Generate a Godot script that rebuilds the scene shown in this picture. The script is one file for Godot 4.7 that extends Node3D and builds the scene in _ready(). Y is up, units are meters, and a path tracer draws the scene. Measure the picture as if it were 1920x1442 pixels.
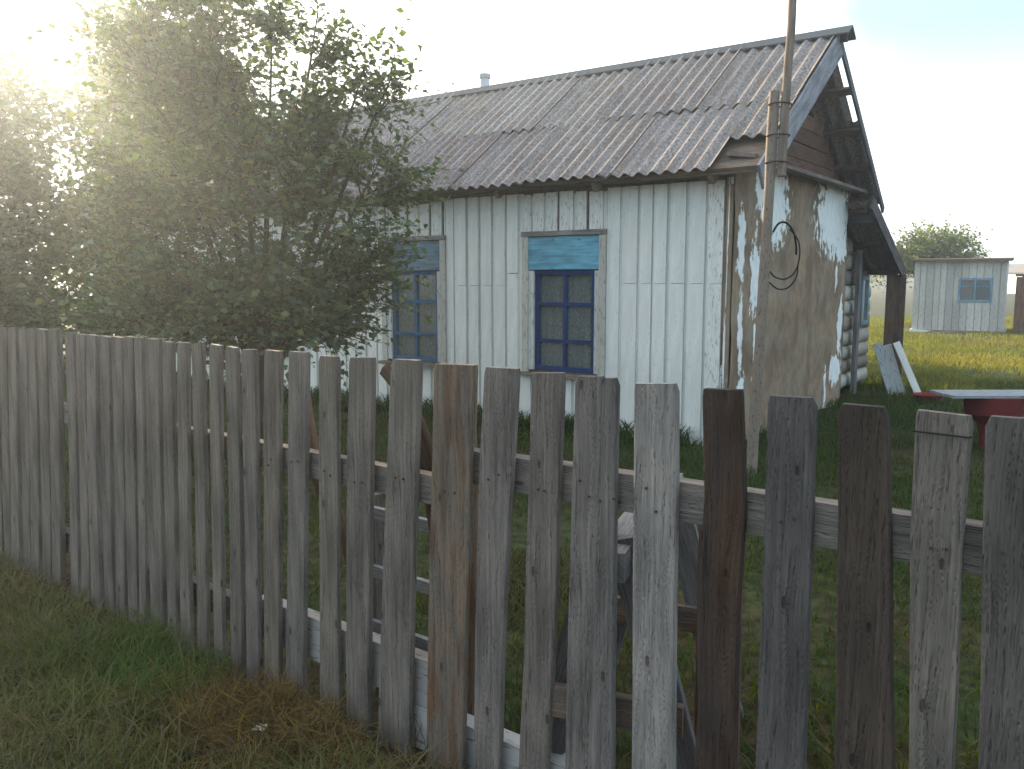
extends Node3D

# ---------------------------------------------------------------- mesh builder
class MB:
	var v := PackedVector3Array()
	var n := PackedVector3Array()
	var uv := PackedVector2Array()
	var c := PackedColorArray()
	var ix := PackedInt32Array()
	func quad(a: Vector3, b: Vector3, d: Vector3, e: Vector3, nn: Vector3, col: Color, ua := Vector2.ZERO, ub := Vector2.ZERO, ud := Vector2.ZERO, ue := Vector2.ZERO) -> void:
		var k := v.size()
		v.append_array([a, b, d, e])
		n.append_array([nn, nn, nn, nn])
		uv.append_array([ua, ub, ud, ue])
		c.append_array([col, col, col, col])
		if (b - a).cross(d - a).dot(nn) > 0.0:
			ix.append_array([k, k + 2, k + 1, k, k + 3, k + 2])
		else:
			ix.append_array([k, k + 1, k + 2, k, k + 2, k + 3])
	func tri(a: Vector3, b: Vector3, d: Vector3, nn: Vector3, col: Color, ua := Vector2.ZERO, ub := Vector2.ZERO, ud := Vector2.ZERO) -> void:
		var k := v.size()
		v.append_array([a, b, d])
		n.append_array([nn, nn, nn])
		uv.append_array([ua, ub, ud])
		c.append_array([col, col, col])
		if (b - a).cross(d - a).dot(nn) > 0.0:
			ix.append_array([k, k + 2, k + 1])
		else:
			ix.append_array([k, k + 1, k + 2])
	# box whose long axis is "ax" (0 x, 1 y, 2 z); uv runs along it in metres / us
	func box(t: Transform3D, s: Vector3, col: Color, ax := 1, us := Vector2(0.3, 2.6), off := Vector2.ZERO) -> void:
		var h := s * 0.5
		for f in 6:
			var k := f >> 1
			var sg := 1.0 if f & 1 else -1.0
			var a1 := (k + 1) % 3
			var a2 := (k + 2) % 3
			var p: Array[Vector3] = []
			var u: Array[Vector2] = []
			for q in [[-1, -1], [1, -1], [1, 1], [-1, 1]]:
				var w := Vector3.ZERO
				w[k] = h[k] * sg
				w[a1] = h[a1] * q[0]
				w[a2] = h[a2] * q[1]
				p.append(t * w)
				var across := 0.0
				for j in 3:
					if j != ax:
						across += w[j] + h[j]
				u.append(Vector2(across / us.x, (w[ax] + h[ax]) / us.y) + off)
			var nn := Vector3.ZERO
			nn[k] = sg
			quad(p[0], p[1], p[2], p[3], (t.basis * nn).normalized(), col, u[0], u[1], u[2], u[3])
	func tube(pts: Array, rad: Array, sides: int, col: Color, vs := 1.0, cap := true, voff := 0.0, uoff := 0.0) -> void:
		var prev := Vector3.ZERO
		var base := v.size()
		var along := voff
		for i in pts.size():
			var p: Vector3 = pts[i]
			var d: Vector3
			if i == 0:
				d = pts[1] - pts[0]
			elif i == pts.size() - 1:
				d = pts[i] - pts[i - 1]
			else:
				d = pts[i + 1] - pts[i - 1]
			d = d.normalized()
			var s := prev
			if i == 0:
				s = d.cross(Vector3(0, 0, 1) if absf(d.z) < 0.8 else Vector3(1, 0, 0)).normalized()
			else:
				s = (s - d * s.dot(d)).normalized()
				along += (p - pts[i - 1]).length() / vs
			prev = s
			var b := d.cross(s)
			for k in sides + 1:
				var a := TAU * k / sides
				var o := s * cos(a) + b * sin(a)
				v.append(p + o * rad[i])
				n.append(o)
				uv.append(Vector2(uoff + float(k) / sides, along))
				c.append(col)
		for i in pts.size() - 1:
			for k in sides:
				var q := base + i * (sides + 1) + k
				ix.append_array([q, q + sides + 1, q + 1, q + 1, q + sides + 1, q + sides + 2])
		if cap:
			for e in [0, pts.size() - 1]:
				var nn: Vector3 = (pts[e] - pts[1 if e == 0 else e - 1]).normalized()
				for k in range(1, sides - 1):
					var q: int = base + e * (sides + 1)
					tri(v[q], v[q + k], v[q + k + 1], nn, col, Vector2(0.1, 0.1), Vector2(0.15, 0.1), Vector2(0.15, 0.12))
	func done() -> ArrayMesh:
		var a := []
		a.resize(Mesh.ARRAY_MAX)
		a[Mesh.ARRAY_VERTEX] = v
		a[Mesh.ARRAY_NORMAL] = n
		a[Mesh.ARRAY_TEX_UV] = uv
		a[Mesh.ARRAY_COLOR] = c
		a[Mesh.ARRAY_INDEX] = ix
		var m := ArrayMesh.new()
		m.add_surface_from_arrays(Mesh.PRIMITIVE_TRIANGLES, a)
		return m

var rng := RandomNumberGenerator.new()
var M := {}
var names := {}

func rr(a: float, b: float) -> float:
	return rng.randf_range(a, b)

func numbered(called: String) -> String:
	if not names.has(called):
		names[called] = 0
		return called
	names[called] += 1
	return "%s_%03d" % [called, names[called]]

func part(parent: Node, called: String, mesh: Mesh, mat: Material, t := Transform3D()) -> MeshInstance3D:
	var o := MeshInstance3D.new()
	o.name = called
	o.mesh = mesh
	o.material_override = mat
	o.transform = t
	parent.add_child(o, true)
	return o

func thing(called: String, label: String, category: String, at: Vector3, turn := 0.0, group := "") -> Node3D:
	var o := Node3D.new()
	o.name = numbered(called)
	add_child(o, true)
	o.position = at
	o.rotation.y = turn
	o.set_meta("label", label)
	o.set_meta("category", category)
	if group:
		o.set_meta("group", group)
	return o

func sub(parent: Node, called: String, at := Vector3.ZERO) -> Node3D:
	var o := Node3D.new()
	o.name = called
	parent.add_child(o, true)
	o.position = at
	return o

func box_part(parent: Node, called: String, mat: Material, center: Vector3, size: Vector3, col: Color, ax := 1, rot := Vector3.ZERO) -> MeshInstance3D:
	var b := MB.new()
	b.box(Transform3D(), size, col, ax, Vector2(0.3, 2.6), Vector2(rr(0, 0.45), rr(0, 0.08)))
	return part(parent, called, b.done(), mat, Transform3D(Basis.from_euler(rot), center))

# ---------------------------------------------------------------- textures
func noise(sd: int, freq: float, oct := 3) -> FastNoiseLite:
	var f := FastNoiseLite.new()
	f.seed = sd
	f.noise_type = FastNoiseLite.TYPE_SIMPLEX_SMOOTH
	f.frequency = freq
	f.fractal_type = FastNoiseLite.FRACTAL_FBM
	f.fractal_octaves = oct
	return f

func to_tex(w: int, h: int, d: PackedByteArray) -> ImageTexture:
	return ImageTexture.create_from_image(Image.create_from_data(w, h, false, Image.FORMAT_RGB8, d))

func to_normal(w: int, h: int, hd: PackedByteArray, k: float) -> ImageTexture:
	var im := Image.create_from_data(w, h, false, Image.FORMAT_L8, hd)
	im.convert(Image.FORMAT_RGBA8)
	im.bump_map_to_normal_map(k)
	return ImageTexture.create_from_image(im)

func put(d: PackedByteArray, i: int, c: Color) -> void:
	d[i] = int(clampf(c.r, 0, 1) * 255)
	d[i + 1] = int(clampf(c.g, 0, 1) * 255)
	d[i + 2] = int(clampf(c.b, 0, 1) * 255)

# weathered wood, grain along v; 0.3 m x 2.6 m
func wood_tex(sd: int, brown: float) -> Array:
	var w := 256
	var h := 1024
	var d := PackedByteArray()
	d.resize(w * h * 3)
	var hd := PackedByteArray()
	hd.resize(w * h)
	var n1 := noise(sd, 1.0, 3)
	var n2 := noise(sd + 1, 1.0, 2)
	var n3 := noise(sd + 2, 1.0, 2)
	var kn := []
	var r := RandomNumberGenerator.new()
	r.seed = sd * 7 + 3
	for i in 8:
		kn.append([r.randf_range(10, 246), 126.0 * i + r.randf_range(0, 100), r.randf_range(2.2, 5.2)])
	for y in h:
		var near := []
		for q in kn:
			if absf(y - q[1]) < q[2] * 5.0:
				near.append(q)
		for x in w:
			var xx := x + 9.0 * n2.get_noise_2d(x * 0.012, y * 0.005)
			var knot := 0.0
			var ring := 0.0
			for q in near:
				var dx: float = x - q[0]
				var dy: float = (y - q[1]) * 0.75
				var e: float = sqrt(dx * dx + dy * dy) / q[2]
				if e < 3.0:
					var f: float = (3.0 - e) / 3.0
					ring = maxf(ring, f)
					xx += f * f * dx * 1.1
					if e < 1.1:
						knot = maxf(knot, clampf((1.1 - e) * 4.0, 0, 1))
			var g := n1.get_noise_2d(xx * 0.09, y * 0.0035) * 0.55 + n1.get_noise_2d(xx * 0.33 + 90.0, y * 0.008) * 0.45
			var fine := n3.get_noise_2d(xx * 0.9, y * 0.035)
			var crack := clampf((absf(n1.get_noise_2d(xx * 0.07 + 300.0, y * 0.0025)) - 0.012) * 60.0, 0, 1)
			var blot := n2.get_noise_2d(x * 0.012 + 50.0, y * 0.006 + 70.0)
			var L := 0.80 + g * 0.21 + fine * 0.10 + blot * 0.15
			L *= lerpf(0.62 if fine > -0.05 else 0.85, 1.0, crack)
			L *= 1.0 - 0.40 * knot * (0.7 + 0.9 * fine) - 0.12 * ring
			var base := Color(1.0, 0.975, 0.95)
			var warm := clampf(blot * 1.2 + g * 0.6 + brown * 1.3 - 0.35, 0, 1)
			base = base.lerp(Color(0.97, 0.84, 0.72), warm * (0.25 + 0.75 * brown))
			if brown > 0.3:
				var rust := clampf(n3.get_noise_2d(x * 0.013 + 400.0, y * 0.006) * 3.0 - 0.45, 0, 1) * clampf(0.8 + 1.5 * fine, 0.3, 1.0)
				base = base.lerp(Color(0.78, 0.52, 0.34), rust * brown)
			put(d, (y * w + x) * 3, base * L)
			hd[y * w + x] = int(clampf(0.55 + g * 0.3 + fine * 0.25 - 0.5 * (1.0 - crack) - 0.3 * knot, 0, 1) * 255)
	return [to_tex(w, h, d), to_normal(w, h, hd, 3.0)]

# limewashed board: white coat worn through to grey wood
func white_tex(sd: int, worn: float) -> Array:
	var w := 256
	var h := 1024
	var d := PackedByteArray()
	d.resize(w * h * 3)
	var hd := PackedByteArray()
	hd.resize(w * h)
	var n1 := noise(sd, 1.0, 4)
	var n2 := noise(sd + 5, 1.0, 3)
	for y in h:
		for x in w:
			var streak := n1.get_noise_2d(x * 0.10, y * 0.006)
			var chip := n2.get_noise_2d(x * 0.05, y * 0.02) + 0.5 * n1.get_noise_2d(x * 0.3, y * 0.03 + 40.0)
			var grime := n2.get_noise_2d(x * 0.01 + 90.0, y * 0.004)
			var paint := Color(0.95, 0.938, 0.912) * (1.0 + 0.035 * streak + 0.05 * grime)
			var bare := Color(0.60, 0.57, 0.53) * (1.0 + 0.25 * streak)
			var k := clampf((chip - (0.66 - worn * 0.36)) * 5.0, 0, 0.85)
			k = maxf(k, clampf((streak - (0.55 - worn * 0.32)) * 2.5, 0, 0.45))
			put(d, (y * w + x) * 3, paint.lerp(bare, k))
			hd[y * w + x] = int(clampf(0.6 + 0.2 * streak - 0.25 * k, 0, 1) * 255)
	return [to_tex(w, h, d), to_normal(w, h, hd, 1.6)]

# asbestos cement roofing: grey with lichen and brown runs; 1.1 m x 1.5 m
func roof_tex() -> Array:
	var s := 512
	var d := PackedByteArray()
	d.resize(s * s * 3)
	var n1 := noise(31, 1.0, 4)
	var n2 := noise(33, 1.0, 3)
	for y in s:
		for x in s:
			var a := n1.get_noise_2d(x * 0.010, y * 0.004)
			var b := n2.get_noise_2d(x * 0.08, y * 0.05)
			var run := n2.get_noise_2d(x * 0.035 + 77.0, y * 0.003)
			var c := Color(0.555, 0.53, 0.51) * (1.0 + 0.18 * a + 0.12 * b)
			c = c.lerp(Color(0.50, 0.42, 0.37), clampf(run * 1.7 - 0.25, 0, 0.55))
			c = c.lerp(Color(0.78, 0.77, 0.75), clampf(b * 2.4 - 0.75, 0, 0.5))
			c = c.lerp(Color(0.33, 0.31, 0.31), clampf(-b * 2.2 - 0.65 + 0.5 * a, 0, 0.6))
			c = c.lerp(Color(0.60, 0.47, 0.24), clampf(n1.get_noise_2d(x * 0.02 + 500.0, y * 0.012) * 3.0 - 1.55, 0, 0.6))
			put(d, (y * s + x) * 3, c)
	return [to_tex(s, s, d)]

# clay plaster of the gable (3.7 m x 2.62 m) with the flaked remains of limewash
func clay_tex() -> Array:
	var w := 768
	var h := 544
	var d := PackedByteArray()
	d.resize(w * h * 3)
	var hd := PackedByteArray()
	hd.resize(w * h)
	var n1 := noise(51, 1.0, 4)
	var n2 := noise(53, 1.0, 4)
	# remains: centre s, centre y, half width, half height (metres on the wall)
	var blobs := [[1.02, 2.30, 0.52, 0.50], [3.12, 2.27, 0.82, 0.55], [3.45, 1.92, 0.30, 0.2], [0.17, 1.88, 0.12, 0.40], [0.62, 2.42, 0.13, 0.3], [0.55, 1.55, 0.15, 0.42],
		[0.22, 1.05, 0.07, 0.5], [0.25, 0.45, 0.10, 0.25], [0.62, 0.75, 0.06, 0.5], [0.68, 0.3, 0.07, 0.4], [3.42, 0.42, 0.26, 0.22], [3.58, 0.95, 0.11, 0.45], [3.3, 1.55, 0.05, 0.18], [3.0, 0.25, 0.05, 0.3]]
	for y in h:
		for x in w:
			var s := 3.7 * x / w
			var yy := 2.62 * (1.0 - float(y) / h)
			var a := n1.get_noise_2d(x * 0.006, y * 0.006)
			var b := n2.get_noise_2d(x * 0.045, y * 0.03)
			var f := n1.get_noise_2d(x * 0.25, y * 0.25)
			var lime := -0.4
			for q in blobs:
				var e := sqrt(pow((s - q[0]) / q[2], 2.0) + pow((yy - q[1]) / q[3], 2.0))
				lime = maxf(lime, 1.0 - e)
			lime += b * 0.48 + 0.16 * f
			var clay := Color(0.555, 0.475, 0.395) * (1.0 + 0.20 * a + 0.13 * b + 0.10 * f)
			clay = clay.lerp(Color(0.58, 0.525, 0.455), clampf(n2.get_noise_2d(x * 0.008 + 200.0, y * 0.008) * 2.2, 0, 1))
			clay = clay.lerp(Color(0.47, 0.39, 0.325), clampf(n1.get_noise_2d(x * 0.01 + 300.0, y * 0.007) * 1.8 - 0.1, 0, 0.8))
			var k := clampf((lime - 0.12) * 9.0, 0, 1)
			put(d, (y * w + x) * 3, clay.lerp(Color(0.91, 0.915, 0.905) * (1.0 + 0.05 * b), k))
			hd[y * w + x] = int(clampf(0.45 + 0.15 * b + 0.12 * f + 0.25 * k, 0, 1) * 255)
	return [to_tex(w, h, d), to_normal(w, h, hd, 4.0)]

func ground_tex() -> ImageTexture:
	var s := 512
	var d := PackedByteArray()
	d.resize(s * s * 3)
	var n1 := noise(71, 1.0, 4)
	n1.fractal_gain = 0.6
	for y in s:
		for x in s:
			# blend of shifted copies so that the pattern wraps
			var fx := float(x) / s
			var fy := float(y) / s
			var a := 0.0
			var tot := 0.0
			for q in [[0, 0, (1 - fx) * (1 - fy)], [-1, 0, fx * (1 - fy)], [0, -1, (1 - fx) * fy], [-1, -1, fx * fy]]:
				a += n1.get_noise_2d((x + q[0] * s) * 0.03, (y + q[1] * s) * 0.03) * q[2]
				tot += q[2] * q[2]
			a /= sqrt(tot)
			put(d, (y * s + x) * 3, Color(0.72, 0.70, 0.66) * (1.0 + 0.55 * a))
	return to_tex(s, s, d)

func mat(tex: Array, rough := 0.9, nscale := 1.0, tint := true) -> StandardMaterial3D:
	var m := StandardMaterial3D.new()
	m.roughness = rough
	m.metallic_specular = 0.3
	m.vertex_color_use_as_albedo = tint
	if tex.size() > 0:
		m.albedo_texture = tex[0]
	if tex.size() > 1:
		m.normal_enabled = true
		m.normal_texture = tex[1]
		m.normal_scale = nscale
	return m

func sky_panorama() -> ImageTexture:
	var w := 768
	var h := 384
	var im := Image.create(w, h, false, Image.FORMAT_RGBF)
	var cl := noise(704, 1.0, 5)
	var sun := sun_dir()
	for j in h:
		var th := PI * (j + 0.5) / h
		for i in w:
			var ph := (i + 0.5) / w * TAU
			var d := Vector3(sin(ph) * sin(th), cos(th), -cos(ph) * sin(th))
			var col: Color
			if d.y > -0.02:
				var el := maxf(d.y, 0.0)
				var ang := rad_to_deg(acos(clampf(d.dot(sun), -1, 1)))
				var clear := Color(1.12, 1.16, 1.18).lerp(Color(0.38, 0.69, 0.93), smoothstep(0.07, 0.26, el))
				clear = clear.lerp(Color(0.72, 0.80, 0.92), smoothstep(0.36, 0.75, el))
				# bank of bright cloud and haze, drawn out along the horizon
				var p := Vector3(d.x, d.y * 2.6, d.z) * 1.5
				var q := cl.get_noise_3dv(p) + 0.45 * cl.get_noise_3dv(p * 3.1 + Vector3(7, 3, 1))
				var cover := smoothstep(-0.16, 0.26, q * 0.65 + 1.05 * exp(-pow(ang / 42.0, 2.0)) - 0.03 + 0.14 * (1.0 - smoothstep(0.02, 0.25, el)) - 0.36 * smoothstep(42.0, 62.0, ang))
				col = clear.lerp(Color(1.28, 1.28, 1.26), cover) * lerpf(1.0, 1.3, exp(-pow(ang / 60.0, 2.0)))
				var glow := 3.5 * exp(-ang / 5.0) + 0.35 * exp(-ang / 22.0)
				col += Color(1.0, 0.93, 0.80) * glow
			else:
				col = Color(0.10, 0.11, 0.06)
			im.set_pixel(i, j, col)
	return ImageTexture.create_from_image(im)

const SUN_AZ := -34.0
const SUN_EL := 17.0

func sun_dir() -> Vector3:
	var a := deg_to_rad(SUN_AZ)
	var e := deg_to_rad(SUN_EL)
	return Vector3(sin(a) * cos(e), sin(e), -cos(a) * cos(e))

# ================================================================= scene
func _ready() -> void:
	rng.seed = 20240611
	var cam := Camera3D.new()
	cam.name = "camera"
	cam.fov = 48.54
	cam.position = Vector3(0, 1.55, 0)
	cam.rotation_degrees = Vector3(-7.09, 0, 0)
	cam.near = 0.05
	cam.far = 900.0
	add_child(cam)

	var env := Environment.new()
	env.background_mode = Environment.BG_SKY
	var sky := Sky.new()
	var ps := PanoramaSkyMaterial.new()
	ps.panorama = sky_panorama()
	ps.energy_multiplier = 0.46
	sky.sky_material = ps
	env.sky = sky
	env.tonemap_mode = Environment.TONE_MAPPER_LINEAR
	env.tonemap_exposure = 3.4
	env.volumetric_fog_enabled = true
	env.volumetric_fog_density = 0.0037
	env.volumetric_fog_albedo = Color(0.94, 0.97, 1.0)
	env.volumetric_fog_anisotropy = 0.75
	env.sdfgi_enabled = true
	env.ssao_enabled = true
	env.ssil_enabled = true
	var we := WorldEnvironment.new()
	we.name = "world_environment"
	we.environment = env
	add_child(we)

	var sun := DirectionalLight3D.new()
	sun.name = "sun"
	sun.light_energy = 1.6
	sun.light_color = Color(1.0, 0.92, 0.78)
	sun.light_angular_distance = 0.5
	sun.shadow_enabled = true
	add_child(sun)
	sun.look_at_from_position(sun_dir() * 50.0, Vector3.ZERO)

	materials()
	build_ground()
	build_house()
	build_fence()
	build_pole()
	build_trees()
	build_shed()
	build_yard()
	build_behind_fence()
	build_far()
	build_grass()
	build_litter()

func materials() -> void:
	M.wood = mat(wood_tex(11, 0.0), 0.88, 1.0)
	M.brown = mat(wood_tex(17, 0.5), 0.88, 1.0)
	M.white = mat(white_tex(23, 0.12), 0.8, 0.7)
	M.worn = mat(white_tex(27, 0.75), 0.85, 1.0)
	M.roof = mat(roof_tex(), 0.92)
	M.clay = mat(clay_tex(), 0.95, 1.0, false)
	M.plain = mat([], 0.85)
	M.plain.metallic_specular = 0.15
	M.paint = mat([M.wood.albedo_texture, M.wood.normal_texture], 0.6, 0.35)
	M.metal = mat([], 0.45)
	M.metal.metallic = 0.5
	M.leaf = mat([], 0.5)
	M.leaf.backlight_enabled = true
	M.leaf.backlight = Color(0.80, 0.88, 0.36)
	M.grass = mat([], 0.7)
	M.grass.backlight_enabled = true
	M.grass.backlight = Color(1.0, 1.0, 0.45)
	M.ground = mat([ground_tex()], 1.0)
	M.ground.uv1_triplanar = true
	M.ground.uv1_world_triplanar = true
	M.ground.uv1_scale = Vector3(0.55, 0.55, 0.55)
	var g := StandardMaterial3D.new()
	g.transparency = BaseMaterial3D.TRANSPARENCY_ALPHA
	g.albedo_color = Color(0.55, 0.6, 0.6, 0.22)
	g.roughness = 0.04
	M.glass = g

# ---------------------------------------------------------------- ground
var gn: FastNoiseLite
func height(x: float, z: float) -> float:
	var r := sqrt(x * x + z * z)
	var h := gn.get_noise_2d(x, z) * 0.035 * (1.0 - smoothstep(20.0, 40.0, r))
	return h - 0.01 + smoothstep(45.0, 260.0, r) * 1.0

func build_ground() -> void:
	gn = noise(91, 0.55, 3)
	var xs := PackedFloat32Array()
	var p := 0.0
	var st := 0.16
	while p < 420.0:
		xs.append(p)
		p += st
		if p > 9.0:
			st *= 1.13
	var full := PackedFloat32Array()
	for i in range(xs.size() - 1, 0, -1):
		full.append(-xs[i])
	full.append_array(xs)
	var b := MB.new()
	var k := full.size()
	var pn := noise(93, 0.35, 4)
	for j in k:
		for i in k:
			var x := full[i]
			var z := full[j] - 6.0
			b.v.append(Vector3(x, height(x, z), z))
			b.n.append(Vector3.UP)
			b.uv.append(Vector2(x, z))
			# soil, leaf litter and turf: earth shows along the fence line, turf elsewhere
			var e := fence_side(x, z)
			var soil := clampf(1.0 - absf(e - 0.06) / 0.42 + pn.get_noise_2d(x * 3.0, z * 3.0) * 0.9, 0, 1)
			soil = maxf(soil, clampf(pn.get_noise_2d(x, z) * 2.0 - 0.1, 0, 0.7))
			b.c.append(Color(0.065, 0.085, 0.028).lerp(Color(0.105, 0.066, 0.040), soil))
	for j in k - 1:
		for i in k - 1:
			var q := j * k + i
			b.ix.append_array([q, q + 1, q + k, q + 1, q + k + 1, q + k])
	var o := part(self, "ground", b.done(), M.ground)
	o.set_meta("kind", "structure")
	o.set_meta("label", "earth and turf ground of the yard and verge")
	o.set_meta("category", "ground")

# distance behind the fence line (negative on the camera's side of it)
const FENCE_AT := Vector3(-0.45, 0, -2.709)
const FENCE_AZ := -51.9
func fence_side(x: float, z: float) -> float:
	var a := deg_to_rad(FENCE_AZ)
	return (x - FENCE_AT.x) * cos(a) + (z - FENCE_AT.z) * sin(a)

func fence_point(u: float, y: float, back: float) -> Vector3:
	var a := deg_to_rad(FENCE_AZ)
	return FENCE_AT + Vector3(-sin(a), 0, cos(a)) * u + Vector3(cos(a), 0, sin(a)) * back + Vector3(0, y, 0)

# ---------------------------------------------------------------- planks
# upright plank between four corners (left/right at foot and head), wavy edges, chamfered
func picket_mesh(l0: float, r0: float, l1: float, r1: float, yl: float, yr: float, th: float, wav: float, col: Color, sd: int) -> ArrayMesh:
	var b := MB.new()
	var nz := noise(sd, 1.0, 2)
	var seg := 6
	var y0 := -0.06
	var uo := Vector2(rr(0.0, 0.42), rr(0.0, 0.45))
	var rings := []
	var bow := rr(-0.006, 0.006)
	var cut := Vector2(rr(0.001, 0.011), rr(0.001, 0.011))
	for i in seg + 1:
		var f := [0.0, 0.2, 0.4, 0.6, 0.8, 0.985, 1.0][i] as float
		var lx := lerpf(l0, l1, f) + nz.get_noise_2d(f * 3.0, 1.0) * wav
		var rx := lerpf(r0, r1, f) + nz.get_noise_2d(f * 3.0, 9.0) * wav
		var ly := lerpf(y0, yl, f)
		var ry := lerpf(y0, yr, f)
		if i == seg:   # worn corners of the sawn end
			lx += cut.x
			rx -= cut.y
		var ch := 0.003
		var z := bow * sin(PI * f)
		var ring := []
		for q in [[0, 1.0, 0.0], [1, -1.0, 0.0], [2, 0.0, -ch], [3, 0.0, -th + ch], [1, -1.0, -th], [0, 1.0, -th], [4, 0.0, -th + ch], [5, 0.0, -ch]]:
			var px: float
			var py: float
			if q[0] == 0:
				px = lx + ch
				py = ly
			elif q[0] == 1:
				px = rx - ch
				py = ry
			elif q[0] in [2, 3]:
				px = rx
				py = ry
			else:
				px = lx
				py = ly
			ring.append(Vector3(px, py, z + q[2]))
		rings.append(ring)
	var nrm := [Vector3(0, 0, 1), Vector3(0.7, 0, 0.7), Vector3(1, 0, 0), Vector3(0.7, 0, -0.7), Vector3(0, 0, -1), Vector3(-0.7, 0, -0.7), Vector3(-1, 0, 0), Vector3(-0.7, 0, 0.7)]
	for i in seg:
		for k in 8:
			var a: Vector3 = rings[i][k]
			var c: Vector3 = rings[i][(k + 1) % 8]
			var d: Vector3 = rings[i + 1][(k + 1) % 8]
			var e: Vector3 = rings[i + 1][k]
			var us := []
			for p in [a, c, d, e]:
				us.append(uo + Vector2((p.x - l0 + 0.05 - p.z) / 0.32, p.y / 2.6))
			b.quad(a, c, d, e, nrm[k], col, us[0], us[1], us[2], us[3])
	for e in [0, seg]:
		for k in range(1, 7):
			b.tri(rings[e][0], rings[e][k], rings[e][k + 1], Vector3.UP if e else Vector3.DOWN, col * 1.15, uo, uo + Vector2(0.05, 0), uo + Vector2(0.05, 0.01))
	return b.done()

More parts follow.
